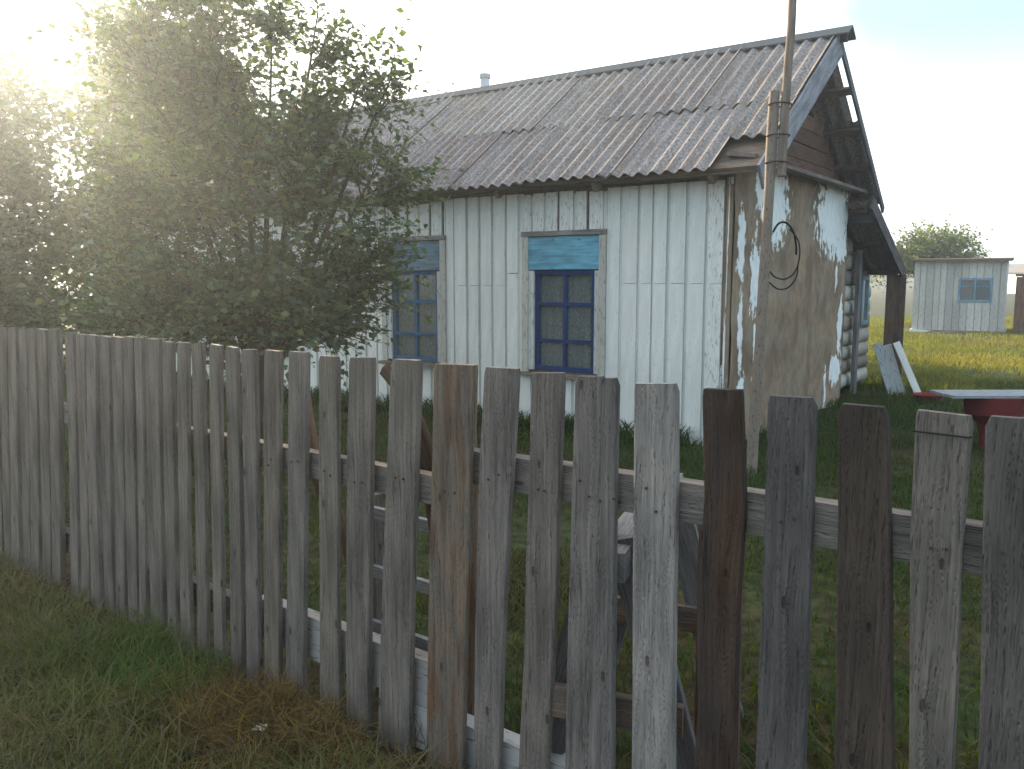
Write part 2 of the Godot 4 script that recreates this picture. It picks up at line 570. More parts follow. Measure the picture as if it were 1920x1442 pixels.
func build_fence() -> void:
	var f := thing("picket_fence", "long weathered grey plank fence of uneven upright boards before the white house", "fence", FENCE_AT, deg_to_rad(-90.0 - FENCE_AZ))
	# head left, head right, head height left / right, foot left, foot right, tint, waviness, brown
	var P := [
		[1.741, 1.840, 1.285, 1.287, 1.799, 1.905, Color(0.20, 0.19, 0.19), 0.004, 0],
		[1.611, 1.714, 1.285, 1.282, 1.663, 1.730, Color(0.27, 0.26, 0.25), 0.009, 0],
		[1.460, 1.560, 1.284, 1.284, 1.510, 1.648, Color(0.115, 0.10, 0.09), 0.004, 0],
		[1.305, 1.410, 1.288, 1.290, 1.312, 1.429, Color(0.165, 0.165, 0.172), 0.004, 0],
		[1.143, 1.248, 1.291, 1.295, 1.154, 1.261, Color(0.105, 0.085, 0.08), 0.016, 1],
		[0.955, 1.075, 1.289, 1.296, 0.975, 1.099, Color(0.43, 0.43, 0.435), 0.004, 0],
		[0.866, 0.910, 1.297, 1.298, 0.863, 0.915, Color(0.24, 0.24, 0.25), 0.004, 0],
		[0.784, 0.869, 1.296, 1.300, 0.758, 0.870, Color(0.29, 0.28, 0.28), 0.005, 0],
		[0.640, 0.739, 1.294, 1.300, 0.587, 0.691, Color(0.26, 0.245, 0.235), 0.010, 0],
		[0.467, 0.587, 1.300, 1.301, 0.414, 0.516, Color(0.29, 0.28, 0.275), 0.011, 0],
		[0.278, 0.436, 1.297, 1.302, 0.217, 0.370, Color(0.27, 0.245, 0.225), 0.009, 1],
		[0.087, 0.207, 1.300, 1.302, -0.013, 0.137, Color(0.27, 0.26, 0.25), 0.006, 0],
		[-0.107, 0.007, 1.294, 1.299, -0.167, -0.054, Color(0.25, 0.24, 0.23), 0.007, 0],
		[-0.264, -0.171, 1.291, 1.292, -0.314, -0.212, Color(0.27, 0.26, 0.24), 0.006, 0],
		[-0.418, -0.319, 1.297, 1.299, -0.505, -0.405, Color(0.26, 0.255, 0.25), 0.004, 0],
		[-0.565, -0.476, 1.295, 1.294, -0.645, -0.553, Color(0.25, 0.23, 0.21), 0.006, 0],
	]
	var rest := [-0.702, -0.799, -0.908, -1.026, -1.137, -1.245, -1.382, -1.460, -1.557, -1.664, -1.773, -1.882, -1.984, -2.095, -2.281, -2.391, -2.499, -2.610, -2.725, -2.837]
	var wid := [0.088, 0.078, 0.071, 0.078, 0.077, 0.080, 0.115, 0.072, 0.080, 0.086, 0.082, 0.085, 0.083, 0.082, 0.092, 0.100, 0.100, 0.104, 0.106, 0.106]
	var hts := [1.290, 1.297, 1.300, 1.297, 1.296, 1.295, 1.300, 1.301, 1.302, 1.298, 1.297, 1.298, 1.296, 1.300, 1.308, 1.306, 1.303, 1.301, 1.300, 1.297]
	for i in rest.size():
		var lean := lerpf(-0.05, -0.17, clampf((-rest[i] - 0.7) / 2.0, 0, 1)) + rr(-0.012, 0.012)
		var g := rr(0.85, 1.15)
		var nxt: float = rest[i - 1] if i > 0 else -0.56
		var wd: float = wid[i] * 0.92 if i < 7 else minf(nxt - rest[i] - rr(0.014, 0.022), wid[i])
		P.append([rest[i], rest[i] + wd, hts[i], hts[i] + rr(-0.006, 0.006), rest[i] + lean, rest[i] + wd + lean + rr(-0.004, 0.004), Color(0.265 * g, 0.25 * g, rr(0.225, 0.245) * g), 0.005, 0])
	for i in 20:   # the run goes on past the edge of the picture
		var u := -2.95 - i * 0.118
		var g := rr(0.85, 1.15)
		P.append([u, u + 0.10, 1.30 + rr(-0.01, 0.01), 1.30 + rr(-0.01, 0.01), u - 0.17, u - 0.07, Color(0.265 * g, 0.25 * g, 0.235 * g), 0.005, 0])
	for i in 9:
		var u := 1.93 + i * 0.16
		P.append([u, u + 0.105, 1.29 + rr(-0.01, 0.01), 1.29 + rr(-0.01, 0.01), u + 0.05, u + 0.16, Color(0.23, 0.22, 0.215), 0.006, 0])
	var nail := MB.new()
	nail.tube([Vector3(0, 0, 0), Vector3(0, 0, 0.004)], [0.0038, 0.0034], 7, Color(0.07, 0.05, 0.04))
	var nail_mesh := nail.done()
	for i in P.size():
		var q: Array = P[i]
		var x0: float = (q[4] + q[5]) * 0.5
		var jog := rr(-0.004, 0.004)
		var m := picket_mesh(q[4] - x0, q[5] - x0, q[0] - x0, q[1] - x0, q[2], q[3], rr(0.020, 0.025) if i < 16 else (rr(0.020, 0.024) if i < 23 else rr(0.026, 0.032)), q[7], q[6] * Color(0.82, 0.77, 0.735), 300 + i)
		var pk := part(f, "picket", m, M.brown if q[8] else M.wood, Transform3D(Basis(), Vector3(x0, 0, jog)))
		if i < 16:
			for k in 2:
				var ny: float = (1.0 if q[0] > 0.4 else 0.9) + rr(-0.03, 0.03)
				var nx: float = lerpf((q[4] + q[5]) * 0.5, (q[0] + q[1]) * 0.5, ny / 1.3) - x0 + (k - 0.5) * 0.03 + rr(-0.008, 0.008)
				part(pk, "nail", nail_mesh, M.plain, Transform3D(Basis(), Vector3(nx, ny, 0.004)))
	# rails behind the pickets
	box_part(f, "rail", M.wood, Vector3(1.90, 1.008, -0.058), Vector3(3.2, 0.10, 0.05), Color(0.30, 0.27, 0.25), 0, Vector3(0, 0, 0.012))
	box_part(f, "rail", M.wood, Vector3(-2.6, 0.895, -0.056), Vector3(5.7, 0.092, 0.045), Color(0.28, 0.25, 0.235), 0)
	box_part(f, "rail", M.worn, Vector3(1.80, 0.090, -0.075), Vector3(3.4, 0.15, 0.06), Color(0.50, 0.48, 0.48), 0, Vector3(0, 0, 0.006))
	box_part(f, "rail", M.worn, Vector3(-0.24, 0.238, -0.072), Vector3(0.98, 0.16, 0.055), Color(0.40, 0.38, 0.38), 0)
	box_part(f, "rail", M.wood, Vector3(-3.1, 0.225, -0.072), Vector3(4.7, 0.10, 0.05), Color(0.20, 0.18, 0.165), 0)
	# thin wire twisted round one picket
	var wb := MB.new()
	wb.tube([Vector3(1.609, 1.243, 0.002), Vector3(1.611, 1.243, 0.011), Vector3(1.66, 1.242, 0.009), Vector3(1.714, 1.241, 0.011), Vector3(1.719, 1.241, 0.002)], [0.0018, 0.0018, 0.0018, 0.0018, 0.0018], 6, Color(0.03, 0.03, 0.03))
	part(f, "wire", wb.done(), M.plain)
	# log posts
	for u in [0.235, -2.13, -4.2, 2.2, 3.3]:
		var b := MB.new()
		var pts := []
		var rad := []
		var top := 1.22 if u == 0.235 else 1.1
		for i in 9:
			pts.append(Vector3(rr(-0.008, 0.008), -0.1 + (top + 0.1) * i / 8.0, rr(-0.008, 0.008)))
			rad.append(lerpf(0.082, 0.066, i / 8.0) + rr(-0.005, 0.005))
		b.tube(pts, rad, 14, Color(0.24, 0.17, 0.12), 2.6, true, rr(0, 0.3))
		part(f, "post", b.done(), M.brown, Transform3D(Basis(), Vector3(u - 0.02, 0, -0.175)))

# ---------------------------------------------------------------- house
const HOUSE_AT := Vector3(1.977, 0, -7.777)
const HOUSE_TURN := -36.0
const RIDGE_Y := 4.0
const RIDGE_Z := -1.85
const EAVE_Y := 2.47
const EAVE_Z := 0.30
const LEN := 9.75

func sheet_mesh(w: float, l: float, pitch: float, amp: float, col: Color, sd: int) -> ArrayMesh:
	# corrugated sheet: x across, runs from z = 0 (upper end) to z = l (lower end), y up
	var b := MB.new()
	var waves := int(round(w / pitch))
	var k := waves * 8
	var r := RandomNumberGenerator.new()
	r.seed = sd
	var uo := Vector2(r.randf(), r.randf())
	var rows := 3
	for side in 2:
		var base := b.v.size()
		for j in rows + 1:
			for i in k + 1:
				var x := w * i / k
				var a := TAU * i / 8.0
				var y := amp * cos(a) - (0.007 if side else 0.0)
				var sl := -amp * sin(a) * TAU / pitch
				b.v.append(Vector3(x, y, l * j / rows))
				b.n.append(Vector3(-sl, 1, 0).normalized() * (-1.0 if side else 1.0))
				b.uv.append(uo + Vector2(x / 1.1, l * j / rows / 1.5))
				b.c.append(col)
		for j in rows:
			for i in k:
				var q := base + j * (k + 1) + i
				if side == 0:
					b.ix.append_array([q, q + 1, q + k + 1, q + 1, q + k + 2, q + k + 1])
				else:
					b.ix.append_array([q, q + k + 1, q + 1, q + 1, q + k + 1, q + k + 2])
	for j in [0, rows]:
		for i in k:
			var q: int = j * (k + 1) + i
			var o := (rows + 1) * (k + 1)
			b.quad(b.v[q], b.v[q + 1], b.v[q + 1 + o], b.v[q + o], Vector3(0, 0, 1 if j else -1), col * 0.9, uo, uo + Vector2(0.02, 0), uo + Vector2(0.02, 0.01), uo)
	return b.done()

func board(h: Node, called: String, m: Material, x0: float, x1: float, y0: float, y1: float, z: float, th: float, col: Color) -> MeshInstance3D:
	var b := MB.new()
	b.box(Transform3D(), Vector3(x1 - x0, y1 - y0, th), col, 1, Vector2(0.3, 2.6), Vector2(rr(0, 0.3), rr(0, 0.05)))
	return part(h, called, b.done(), m, Transform3D(Basis.from_euler(Vector3(rr(-0.002, 0.002), rr(-0.012, 0.012), rr(-0.002, 0.002))), Vector3((x0 + x1) * 0.5, (y0 + y1) * 0.5, z)))

func build_window(h: Node3D, x0: float, x1: float, blue: Color, panel: Color, label: String) -> void:
	# casing outside x0..x1, 0.58..2.03
	var wd := sub(h, "window")
	wd.set_meta("label", label)
	var cw := 0.075
	var y0 := 0.565
	var y1 := 2.03
	var wc := Color(0.42, 0.40, 0.38)
	box_part(wd, "casing", M.wood, Vector3((x0 + x1) / 2, y1 - 0.02, 0.026), Vector3(x1 - x0 + 0.01, 0.05, 0.038), wc, 0)
	box_part(wd, "casing", M.worn, Vector3(x0 + cw / 2, (y0 + y1) / 2 - 0.024, 0.018), Vector3(cw, y1 - y0 - 0.05, 0.034), Color(0.62, 0.60, 0.56), 1)
	box_part(wd, "casing", M.worn, Vector3(x1 - cw / 2, (y0 + y1) / 2 - 0.024, 0.018), Vector3(cw, y1 - y0 - 0.05, 0.034), Color(0.55, 0.53, 0.50), 1)
	box_part(wd, "sill", M.wood, Vector3((x0 + x1) / 2, y0 - 0.02, 0.04), Vector3(x1 - x0 + 0.05, 0.035, 0.09), Color(0.35, 0.32, 0.29), 0)
	box_part(wd, "casing", M.worn, Vector3(x0 + cw + 0.032, 1.11, 0.004), Vector3(0.062, 1.04, 0.03), Color(0.75, 0.75, 0.74), 1)
	box_part(wd, "casing", M.worn, Vector3(x1 - cw - 0.028, 1.11, 0.004), Vector3(0.054, 1.04, 0.03), Color(0.60, 0.59, 0.57), 1)
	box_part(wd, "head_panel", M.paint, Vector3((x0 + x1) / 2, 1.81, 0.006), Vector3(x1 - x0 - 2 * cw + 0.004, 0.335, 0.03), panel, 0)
	var fx0 := x0 + cw + 0.065
	var fx1 := x1 - cw - 0.057
	var fy0 := 0.585
	var fy1 := 1.638
	var fw := 0.05
	var z := -0.035
	var bars := MB.new()
	for q in [[(fx0 + fx1) / 2, fy1 - fw / 2, fx1 - fx0, fw, 0.05], [(fx0 + fx1) / 2, fy0 + fw / 2, fx1 - fx0, fw, 0.05]]:
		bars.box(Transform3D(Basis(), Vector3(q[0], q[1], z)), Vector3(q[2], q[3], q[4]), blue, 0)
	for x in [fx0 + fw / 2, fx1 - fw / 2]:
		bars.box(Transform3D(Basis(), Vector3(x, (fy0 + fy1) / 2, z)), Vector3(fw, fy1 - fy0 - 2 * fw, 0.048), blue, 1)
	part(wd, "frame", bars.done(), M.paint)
	var ys := [fy0 + fw, fy0 + 0.315, fy0 + 0.70, fy1 - fw]
	var xm := (fx0 + fx1) / 2
	box_part(wd, "muntin", M.paint, Vector3(xm, (fy0 + fy1) / 2, z - 0.001), Vector3(0.042, fy1 - fy0 - 2 * fw, 0.04), blue, 1)
	for k in [1, 2]:
		for s in [-1, 1]:
			var xa: float = xm + s * 0.021
			var xb: float = fx0 + fw if s < 0 else fx1 - fw
			box_part(wd, "muntin", M.paint, Vector3((xa + xb) / 2, ys[k], z - 0.001), Vector3(absf(xb - xa), 0.038, 0.038), blue, 0)
	for k in 3:
		for s in [-1, 1]:
			var xa: float = xm + s * 0.02
			var xb: float = fx0 + fw - 0.005 if s < 0 else fx1 - fw + 0.005
			box_part(wd, "pane", M.glass, Vector3((xa + xb) / 2, (ys[k] + ys[k + 1]) / 2, z - 0.006), Vector3(absf(xb - xa), ys[k + 1] - ys[k], 0.003), Color.WHITE)
	# patterned curtain hanging in folds behind the panes
	var cb := MB.new()
	var n := 40
	for i in n:
		for j in 2:
			pass
		var xa := lerpf(fx0 - 0.05, fx1 + 0.05, float(i) / n)
		var xb := lerpf(fx0 - 0.05, fx1 + 0.05, float(i + 1) / n)
		var za := -0.13 + 0.018 * sin(i * 1.1) + 0.008 * sin(i * 2.7)
		var zb := -0.13 + 0.018 * sin((i + 1) * 1.1) + 0.008 * sin((i + 1) * 2.7)
		cb.quad(Vector3(xa, 0.55, za), Vector3(xb, 0.55, zb), Vector3(xb, 1.66, zb), Vector3(xa, 1.66, za), Vector3(za - zb, 0, xb - xa).normalized(), Color(0.85, 0.78, 0.70), Vector2(xa * 1.2, 0), Vector2(xb * 1.2, 0), Vector2(xb * 1.2, 0.9), Vector2(xa * 1.2, 0.9))
	part(wd, "curtain", cb.done(), M.roof)

func build_house() -> void:
	var h := thing("house", "low white plank house with clay gable, grey corrugated roof and blue windows", "house", HOUSE_AT, deg_to_rad(HOUSE_TURN))
	var wins := [[-2.29, -1.28], [-4.36, -3.36], [-7.0, -6.0]]
	# ---- core of the front wall, with openings
	var dark := Color(0.34, 0.31, 0.28)
	var xs := [0.0 - 0.04]
	for w in wins:
		xs.append(w[1] - 0.10)
		xs.append(w[0] + 0.10)
	xs.append(-LEN)
	for i in range(0, xs.size(), 2):
		board(h, "wall_core", M.brown, xs[i + 1], xs[i], -0.1, 2.55, -0.10, 0.16, dark)
	for w in wins:
		board(h, "wall_core", M.brown, w[0] + 0.10, w[1] - 0.10, 1.64, 2.55, -0.10, 0.159, dark)
		board(h, "wall_core", M.brown, w[0] + 0.10, w[1] - 0.10, -0.1, 0.585, -0.10, 0.159, dark)
	# ---- white siding boards
	var edges := []
	var x := -0.055
	while x > -LEN:
		var wdt := rr(0.155, 0.195)
		edges.append([x, maxf(x - wdt, -LEN - 0.02)])
		x -= wdt
	for e in edges:
		var xr: float = e[0] - rr(0.012, 0.022)
		var xl: float = e[1] + rr(0.012, 0.022)
		var mid := (xr + xl) * 0.5
		var strip_in := false
		for w in wins:
			if e[1] > w[0] - 0.03 and e[1] < w[1] + 0.03:
				strip_in = true
		var sg := rr(0.80, 0.88)
		if not strip_in:
			board(h, "siding_board", M.white, e[1] - 0.035, e[1] + 0.035, -0.03, 2.43, -0.013, 0.01, Color(sg, sg, sg * 0.985))
		elif rng.randf() < 0.55:
			board(h, "siding_board", M.white, e[1] - 0.035, e[1] + 0.035, 2.035, 2.40, -0.013, 0.01, Color(sg, sg, sg * 0.985))
		if strip_in:
			board(h, "siding_board", M.white, e[1] - 0.035, e[1] + 0.035, -0.03, 0.54, -0.013, 0.01, Color(sg, sg, sg * 0.985))
		var g := rr(0.84, 0.90)
		var col := Color(g, g * 1.0, g * 0.985)
		var z := 0.006 + rr(-0.003, 0.004)
		var segs := []
		var inwin := false
		for w in wins:
			if xr > w[0] + 0.01 and xl < w[1] - 0.01:
				inwin = true
				# cut the board back to the casing where it only overlaps it in part
				if xr > w[1] + 0.02:
					board(h, "siding_board", M.white, w[1] + 0.004, xr, -0.02, 2.43, z - 0.003, 0.022, col)
					xr = w[1] + 0.001
				if xl < w[0] - 0.02:
					board(h, "siding_board", M.white, xl, w[0] - 0.004, -0.02, 2.43, z - 0.003, 0.022, col)
					xl = w[0] - 0.001
		if inwin:
			segs = [[-0.02, 0.545], [2.035, 2.40 + rr(-0.01, 0.03)]]
		elif mid > -1.28:
			segs = [[-0.03, 1.499], [1.501 + rr(0, 0.003), 2.43]]
		elif mid < -2.6 and mid > -3.36:
			segs = [[-0.03, 1.469], [1.471 + rr(0, 0.003), 2.43]]
		elif mid < -2.29 and mid > -2.6:
			segs = [[-0.03, 1.60], [1.606, 2.43]]
		elif mid < -4.3:
			var c := 1.3 + 0.35 * float(int(-mid) % 2)
			segs = [[-0.03, c], [c + 0.006, 2.43]]
		else:
			segs = [[-0.03, 2.43]]
		for s in segs:
			board(h, "siding_board", M.worn if (inwin and s[0] > 1.0) or mid > -0.2 else M.white, xl, xr, s[0], s[1] + rr(-0.001, 0.001), z + rr(-0.001, 0.001), 0.022, col)
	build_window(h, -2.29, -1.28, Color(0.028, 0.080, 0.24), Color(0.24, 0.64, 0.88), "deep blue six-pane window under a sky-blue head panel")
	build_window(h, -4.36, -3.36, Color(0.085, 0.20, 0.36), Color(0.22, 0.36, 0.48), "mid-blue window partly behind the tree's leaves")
	build_window(h, -7.0, -6.0, Color(0.075, 0.18, 0.32), Color(0.20, 0.56, 0.80), "blue window almost hidden by the tree")
	# ---- clay gable wall, uneven surface
	var cb := MB.new()
	var cn := noise(55, 0.9, 3)
	var nu := 36
	var nv := 26
	for j in nv + 1:
		for i in nu + 1:
			var s := 3.7 * i / nu
			var y := -0.05 + 2.67 * j / nv
			var bx := 0.02 + cn.get_noise_2d(s * 1.5, y * 1.5) * 0.025
			cb.v.append(Vector3(bx, y, -s + 0.0))
			cb.n.append(Vector3(1, 0, 0))
			cb.uv.append(Vector2(s / 3.7, 1.0 - y / 2.62))
			cb.c.append(Color.WHITE)
	for j in nv:
		for i in nu:
			var q := j * (nu + 1) + i
			cb.ix.append_array([q, q + nu + 1, q + 1, q + 1, q + nu + 1, q + nu + 2])
	part(h, "gable_wall", cb.done(), M.clay)
	# return of the plaster at the two corners and the body of the wall
	var rb := MB.new()
	rb.box(Transform3D(Basis(), Vector3(-0.105, 1.285, -1.85)), Vector3(0.18, 2.66, 3.69), Color.WHITE, 1, Vector2(3, 3))
	part(h, "wall_core", rb.done(), M.clay)
	box_part(h, "corner_board", M.clay, Vector3(-0.022, 1.22, 0.003), Vector3(0.055, 2.46, 0.03), Color(0.42, 0.37, 0.32), 1)
	# back and far end walls
	board(h, "wall_core", M.clay, -LEN, -0.2, -0.1, 2.55, -3.62, 0.16, dark)
	box_part(h, "wall_core", M.clay, Vector3(-LEN - 0.02, 1.25, -1.85), Vector3(0.16, 2.7, 3.4), dark, 1)
	# ceiling under the attic
	box_part(h, "ceiling", M.brown, Vector3(-LEN / 2, 2.56, -1.85), Vector3(LEN - 0.3, 0.03, 3.4), dark, 0)
	# ---- ledge at the foot of the pediment
	box_part(h, "ledge", M.wood, Vector3(0.10, 2.625, -1.83), Vector3(0.26, 0.035, 3.86), Color(0.32, 0.28, 0.26), 2, Vector3(0, 0, -0.16))
	# ---- pediment: horizontal boards, the upper ones gone
	var slope := (RIDGE_Y - EAVE_Y) / (EAVE_Z - RIDGE_Z)
	for i in 6:
		var y0 := 2.65 + i * 0.165
		var y1 := y0 + 0.155
		var half := (RIDGE_Y - 0.10 - y1) / slope
		if half < 0.2:
			continue
		var zr := RIDGE_Z + half - 0.02
		var zl := RIDGE_Z - half + 0.02
		if i >= 4:
			zl = lerpf(zr, zl, 0.42 if i == 4 else 0.25)
		box_part(h, "pediment_board", M.brown, Vector3(-0.03 + rr(-0.006, 0.006), (y0 + y1) / 2, (zr + zl) / 2), Vector3(0.022, y1 - y0, zr - zl), Color(0.21, 0.135, 0.105) * rr(0.8, 1.2), 2)
	box_part(h, "gable_stud", M.wood, Vector3(0.03, 2.88, -0.72), Vector3(0.045, 0.46, 0.10), Color(0.30, 0.25, 0.23), 1)
	# ---- roof
	var ang := atan(slope)
	var full := (EAVE_Z - RIDGE_Z) / cos(ang)
	var variants := []
	for i in 7:
		var g := rr(0.78, 1.0)
		variants.append([sheet_mesh(1.12, 1.48, 0.14, 0.021, Color(g, g * rr(0.96, 0.99), g * rr(0.96, 1.02)), 600 + i), 0])
	var rows_l := 1.42
	for side in 2:
		var dirz := 1.0 if side == 0 else -1.0
		for row in 2:
			var d0 := 0.03 if row == 0 else full - rows_l
			var xr := 0.33 if row == 0 else -0.08
			if side == 1:
				xr = 0.235 if row == 0 else 0.33
			var nshe := 11
			for i in nshe:
				var xl := xr - 1.12 - i * 0.98
				var lift := 0.035 + (0.012 if row == 0 else 0.0) + (0.015 if i % 2 else 0.0)
				var bas := Basis(Vector3.UP, 0.0 if side == 0 else PI) * Basis(Vector3.RIGHT, ang)
				var org := Vector3(xl if side == 0 else xl + 1.12, RIDGE_Y, RIDGE_Z) + Vector3(0, -sin(ang), cos(ang) * dirz) * d0 + Vector3(0, cos(ang), sin(ang) * dirz) * lift
				var jit := Basis(Vector3.UP, rr(-0.004, 0.004))
				var mesh: Mesh = variants[(i * 3 + row * 2 + side + i / 4) % 7][0]
				var hgt := 1.0 if row == 1 else (full - rows_l + 0.19) / 1.48
				part(h, "roof_sheet", mesh, M.roof, Transform3D(bas * jit * Basis.from_scale(Vector3(1, 1, hgt if row == 0 else rows_l / 1.48)), org))
	# broken sheet at the corner: only its upper part is left
	var bas0 := Basis(Vector3.RIGHT, ang)
	var br := sheet_mesh(0.42, 0.92, 0.14, 0.021, Color(0.85, 0.83, 0.82), 640)
	part(h, "roof_sheet", br, M.roof, Transform3D(bas0, Vector3(-0.09, RIDGE_Y, RIDGE_Z) + Vector3(0, -sin(ang), cos(ang)) * (full - rows_l - 0.02) + Vector3(0, cos(ang), sin(ang)) * 0.044))
	# battens and rafters
	for side in 2:
		var dirz := 1.0 if side == 0 else -1.0
		for k in 5:
			var dd := 0.12 + k * (full - 0.2) / 4.0
			var cpos := Vector3(-LEN / 2 + 0.02, RIDGE_Y, RIDGE_Z) + Vector3(0, -sin(ang), cos(ang) * dirz) * dd + Vector3(0, cos(ang), sin(ang) * dirz) * -0.012
			box_part(h, "batten", M.brown, cpos, Vector3(LEN + 0.6, 0.04, 0.09), Color(0.28, 0.24, 0.21), 0, Vector3(ang * dirz, 0, 0))
		for k in 9:
			var rx := 0.0 - 0.12 - k * 1.18
			var cpos := Vector3(rx, RIDGE_Y, RIDGE_Z) + Vector3(0, -sin(ang), cos(ang) * dirz) * (full * 0.5) + Vector3(0, cos(ang), sin(ang) * dirz) * -0.085
			box_part(h, "rafter", M.brown, cpos, Vector3(0.06, 0.10, full - 0.06), Color(0.28, 0.24, 0.21), 2, Vector3(ang * dirz, 0, 0))
	# boarding under the sheets at the corner
	for k in 6:
		var dd := full - 0.10 - k * 0.155
		var cpos := Vector3(-0.42, RIDGE_Y, RIDGE_Z) + Vector3(0, -sin(ang), cos(ang)) * dd + Vector3(0, cos(ang), sin(ang)) * -0.041
		box_part(h, "roof_board", M.brown, cpos, Vector3(1.46, 0.016, 0.148), Color(0.28, 0.24, 0.21), 0, Vector3(ang, 0, 0))
	# eave board under the sheets
	box_part(h, "eave_board", M.wood, Vector3(-LEN / 2, 2.47, 0.10), Vector3(LEN, 0.022, 0.20), Color(0.28, 0.25, 0.225), 0)
	# verge boards
	for side in 2:
		var dirz := 1.0 if side == 0 else -1.0
		var ln := full + 0.02 if side == 0 else full + 0.1
		var cpos := Vector3(0.345, RIDGE_Y, RIDGE_Z) + Vector3(0, -sin(ang), cos(ang) * dirz) * (ln * 0.5) + Vector3(0, cos(ang), sin(ang) * dirz) * (-0.075 if side == 0 else -0.02)
		box_part(h, "verge_board", M.wood, cpos, Vector3(0.025, 0.23 if side == 0 else 0.085, ln), Color(0.42, 0.45, 0.53) if side == 0 else Color(0.22, 0.22, 0.24), 2, Vector3(ang * dirz, 0, 0))
	# ridge cap: two bent leaves of dark sheet on a ridge beam
	var rc := MB.new()
	for side in 2:
		var dirz := 1.0 if side == 0 else -1.0
		var cpos := Vector3(-LEN / 2 + 0.06, RIDGE_Y + 0.085, RIDGE_Z) + Vector3(0, -sin(ang), cos(ang) * dirz) * 0.088
		rc.box(Transform3D(Basis.from_euler(Vector3(ang * dirz, 0, 0)), cpos), Vector3(LEN + 0.82, 0.02, 0.17), Color(0.105, 0.113, 0.118), 0)
	part(h, "ridge_cap", rc.done(), M.plain)
	box_part(h, "ridge_beam", M.wood, Vector3(-LEN / 2 + 0.05, RIDGE_Y - 0.005, RIDGE_Z), Vector3(LEN + 0.75, 0.11, 0.055), Color(0.13, 0.12, 0.13), 0)
	# stove pipe behind the ridge
	var ch := MB.new()
	ch.tube([Vector3(0, 0, 0), Vector3(0, 0.78, 0)], [0.07, 0.07], 16, Color(0.50, 0.52, 0.54))
	ch.tube([Vector3(0, 0.78, 0), Vector3(0, 0.84, 0)], [0.085, 0.085], 16, Color(0.36, 0.37, 0.38))
	part(h, "chimney_pipe", ch.done(), M.metal, Transform3D(Basis(), Vector3(-4.55, 3.52, -2.25)))
	# ---- log lean-to behind the gable
	var lx := -0.16
	var yy := 0.07
	for i in 11:
		var r := rr(0.095, 0.112)
		yy += r
		var zend := -5.55
		var roof_y := yy + r
		if roof_y > 1.62:
			zend = -3.6 - (2.44 - roof_y) / (2.44 - 1.62) * 1.9
		if zend > -3.95:
			break
		var b := MB.new()
		var pts := []
		var rad := []
		for k in 7:
			pts.append(Vector3(lx + rr(-0.008, 0.008), yy, lerpf(-3.66, zend, k / 6.0)))
			rad.append(r + rr(-0.014, 0.012))
		var tone: Color = [Color(0.58, 0.56, 0.52), Color(0.36, 0.31, 0.26), Color(0.46, 0.42, 0.37), Color(0.28, 0.235, 0.20)][(i * 3 + i / 3) % 4]
		b.tube(pts, rad, 12, tone, 1.0, true, rr(0, 1), rr(0, 0.4))
		# hewn flat on the outside
		for k in b.v.size():
			b.v[k].x = lx + clampf((b.v[k].x - lx) * 0.8, -0.08, 0.062 + 0.006 * sin(b.v[k].z * 9.0))
		box_part(h, "clay_joint", M.clay, Vector3(lx - 0.03, yy + r - 0.006, (zend - 3.66) * 0.5), Vector3(0.09, 0.05, absf(zend + 3.66)), Color.WHITE, 2)
		part(h, "log", b.done(), M.worn)
		yy += r - 0.012
	box_part(h, "lean_to_stud", M.wood, Vector3(-0.02, 0.95, -4.52), Vector3(0.05, 1.95, 0.13), Color(0.28, 0.27, 0.27), 1)
	box_part(h, "lean_to_stud", M.wood, Vector3(-0.03, 0.90, -3.80), Vector3(0.05, 1.85, 0.07), Color(0.20, 0.17, 0.15), 1)
	var sw := sub(h, "window", Vector3(-0.04, 1.25, -4.92))
	sw.set_meta("label", "small blue-framed window in the log lean-to")
	for q in [[0.0, 0.30, 0.36, 0.05], [0.0, -0.30, 0.36, 0.05]]:
		box_part(sw, "frame", M.paint, Vector3(0.0, q[1], q[0]), Vector3(0.05, q[3], q[2]), Color(0.25, 0.42, 0.55), 2)
	for zz in [-0.155, 0.155]:
		box_part(sw, "frame", M.paint, Vector3(0.0, 0, zz), Vector3(0.048, 0.55, 0.05), Color(0.25, 0.42, 0.55), 1)
	box_part(sw, "pane", M.glass, Vector3(0.0, 0, 0), Vector3(0.004, 0.55, 0.26), Color.WHITE)
	box_part(h, "wall_core", M.clay, Vector3(-LEN / 2, 0.8, -5.5), Vector3(LEN - 0.3, 1.7, 0.14), dark, 0)
	# lean-to roof
	var la := atan((2.44 - 1.62) / 1.9)
	var lfull := 1.9 / cos(la)
	for i in 10:
		var xl := 0.30 - i * 0.98
		var bas := Basis(Vector3.UP, PI) * Basis(Vector3.RIGHT, la)
		part(h, "roof_sheet", variants[i % 7][0], M.roof, Transform3D(bas * Basis.from_scale(Vector3(1, 1, (lfull + 0.08) / 1.48)), Vector3(xl, 2.47 + (0.006 if i % 2 else 0.0), -3.55)))
	box_part(h, "verge_board", M.wood, Vector3(0.33, 2.03, -4.55), Vector3(0.028, 0.17, lfull + 0.1), Color(0.17, 0.16, 0.165), 2, Vector3(-la, 0, 0))
	for k in 3:
		box_part(h, "batten", M.brown, Vector3(-LEN / 2 + 0.1, 2.36 - k * 0.36, -3.72 - k * 0.84), Vector3(LEN + 0.3, 0.05, 0.09), Color(0.28, 0.24, 0.21), 0, Vector3(-la, 0, 0))
	box_part(h, "beam", M.wood, Vector3(-0.02, 2.30, -3.86), Vector3(0.62, 0.13, 0.12), Color(0.19, 0.18, 0.18), 0)

func hp(x: float, y: float, z: float) -> Vector3:
	return HOUSE_AT + Basis(Vector3.UP, deg_to_rad(HOUSE_TURN)) * Vector3(x, y, z)

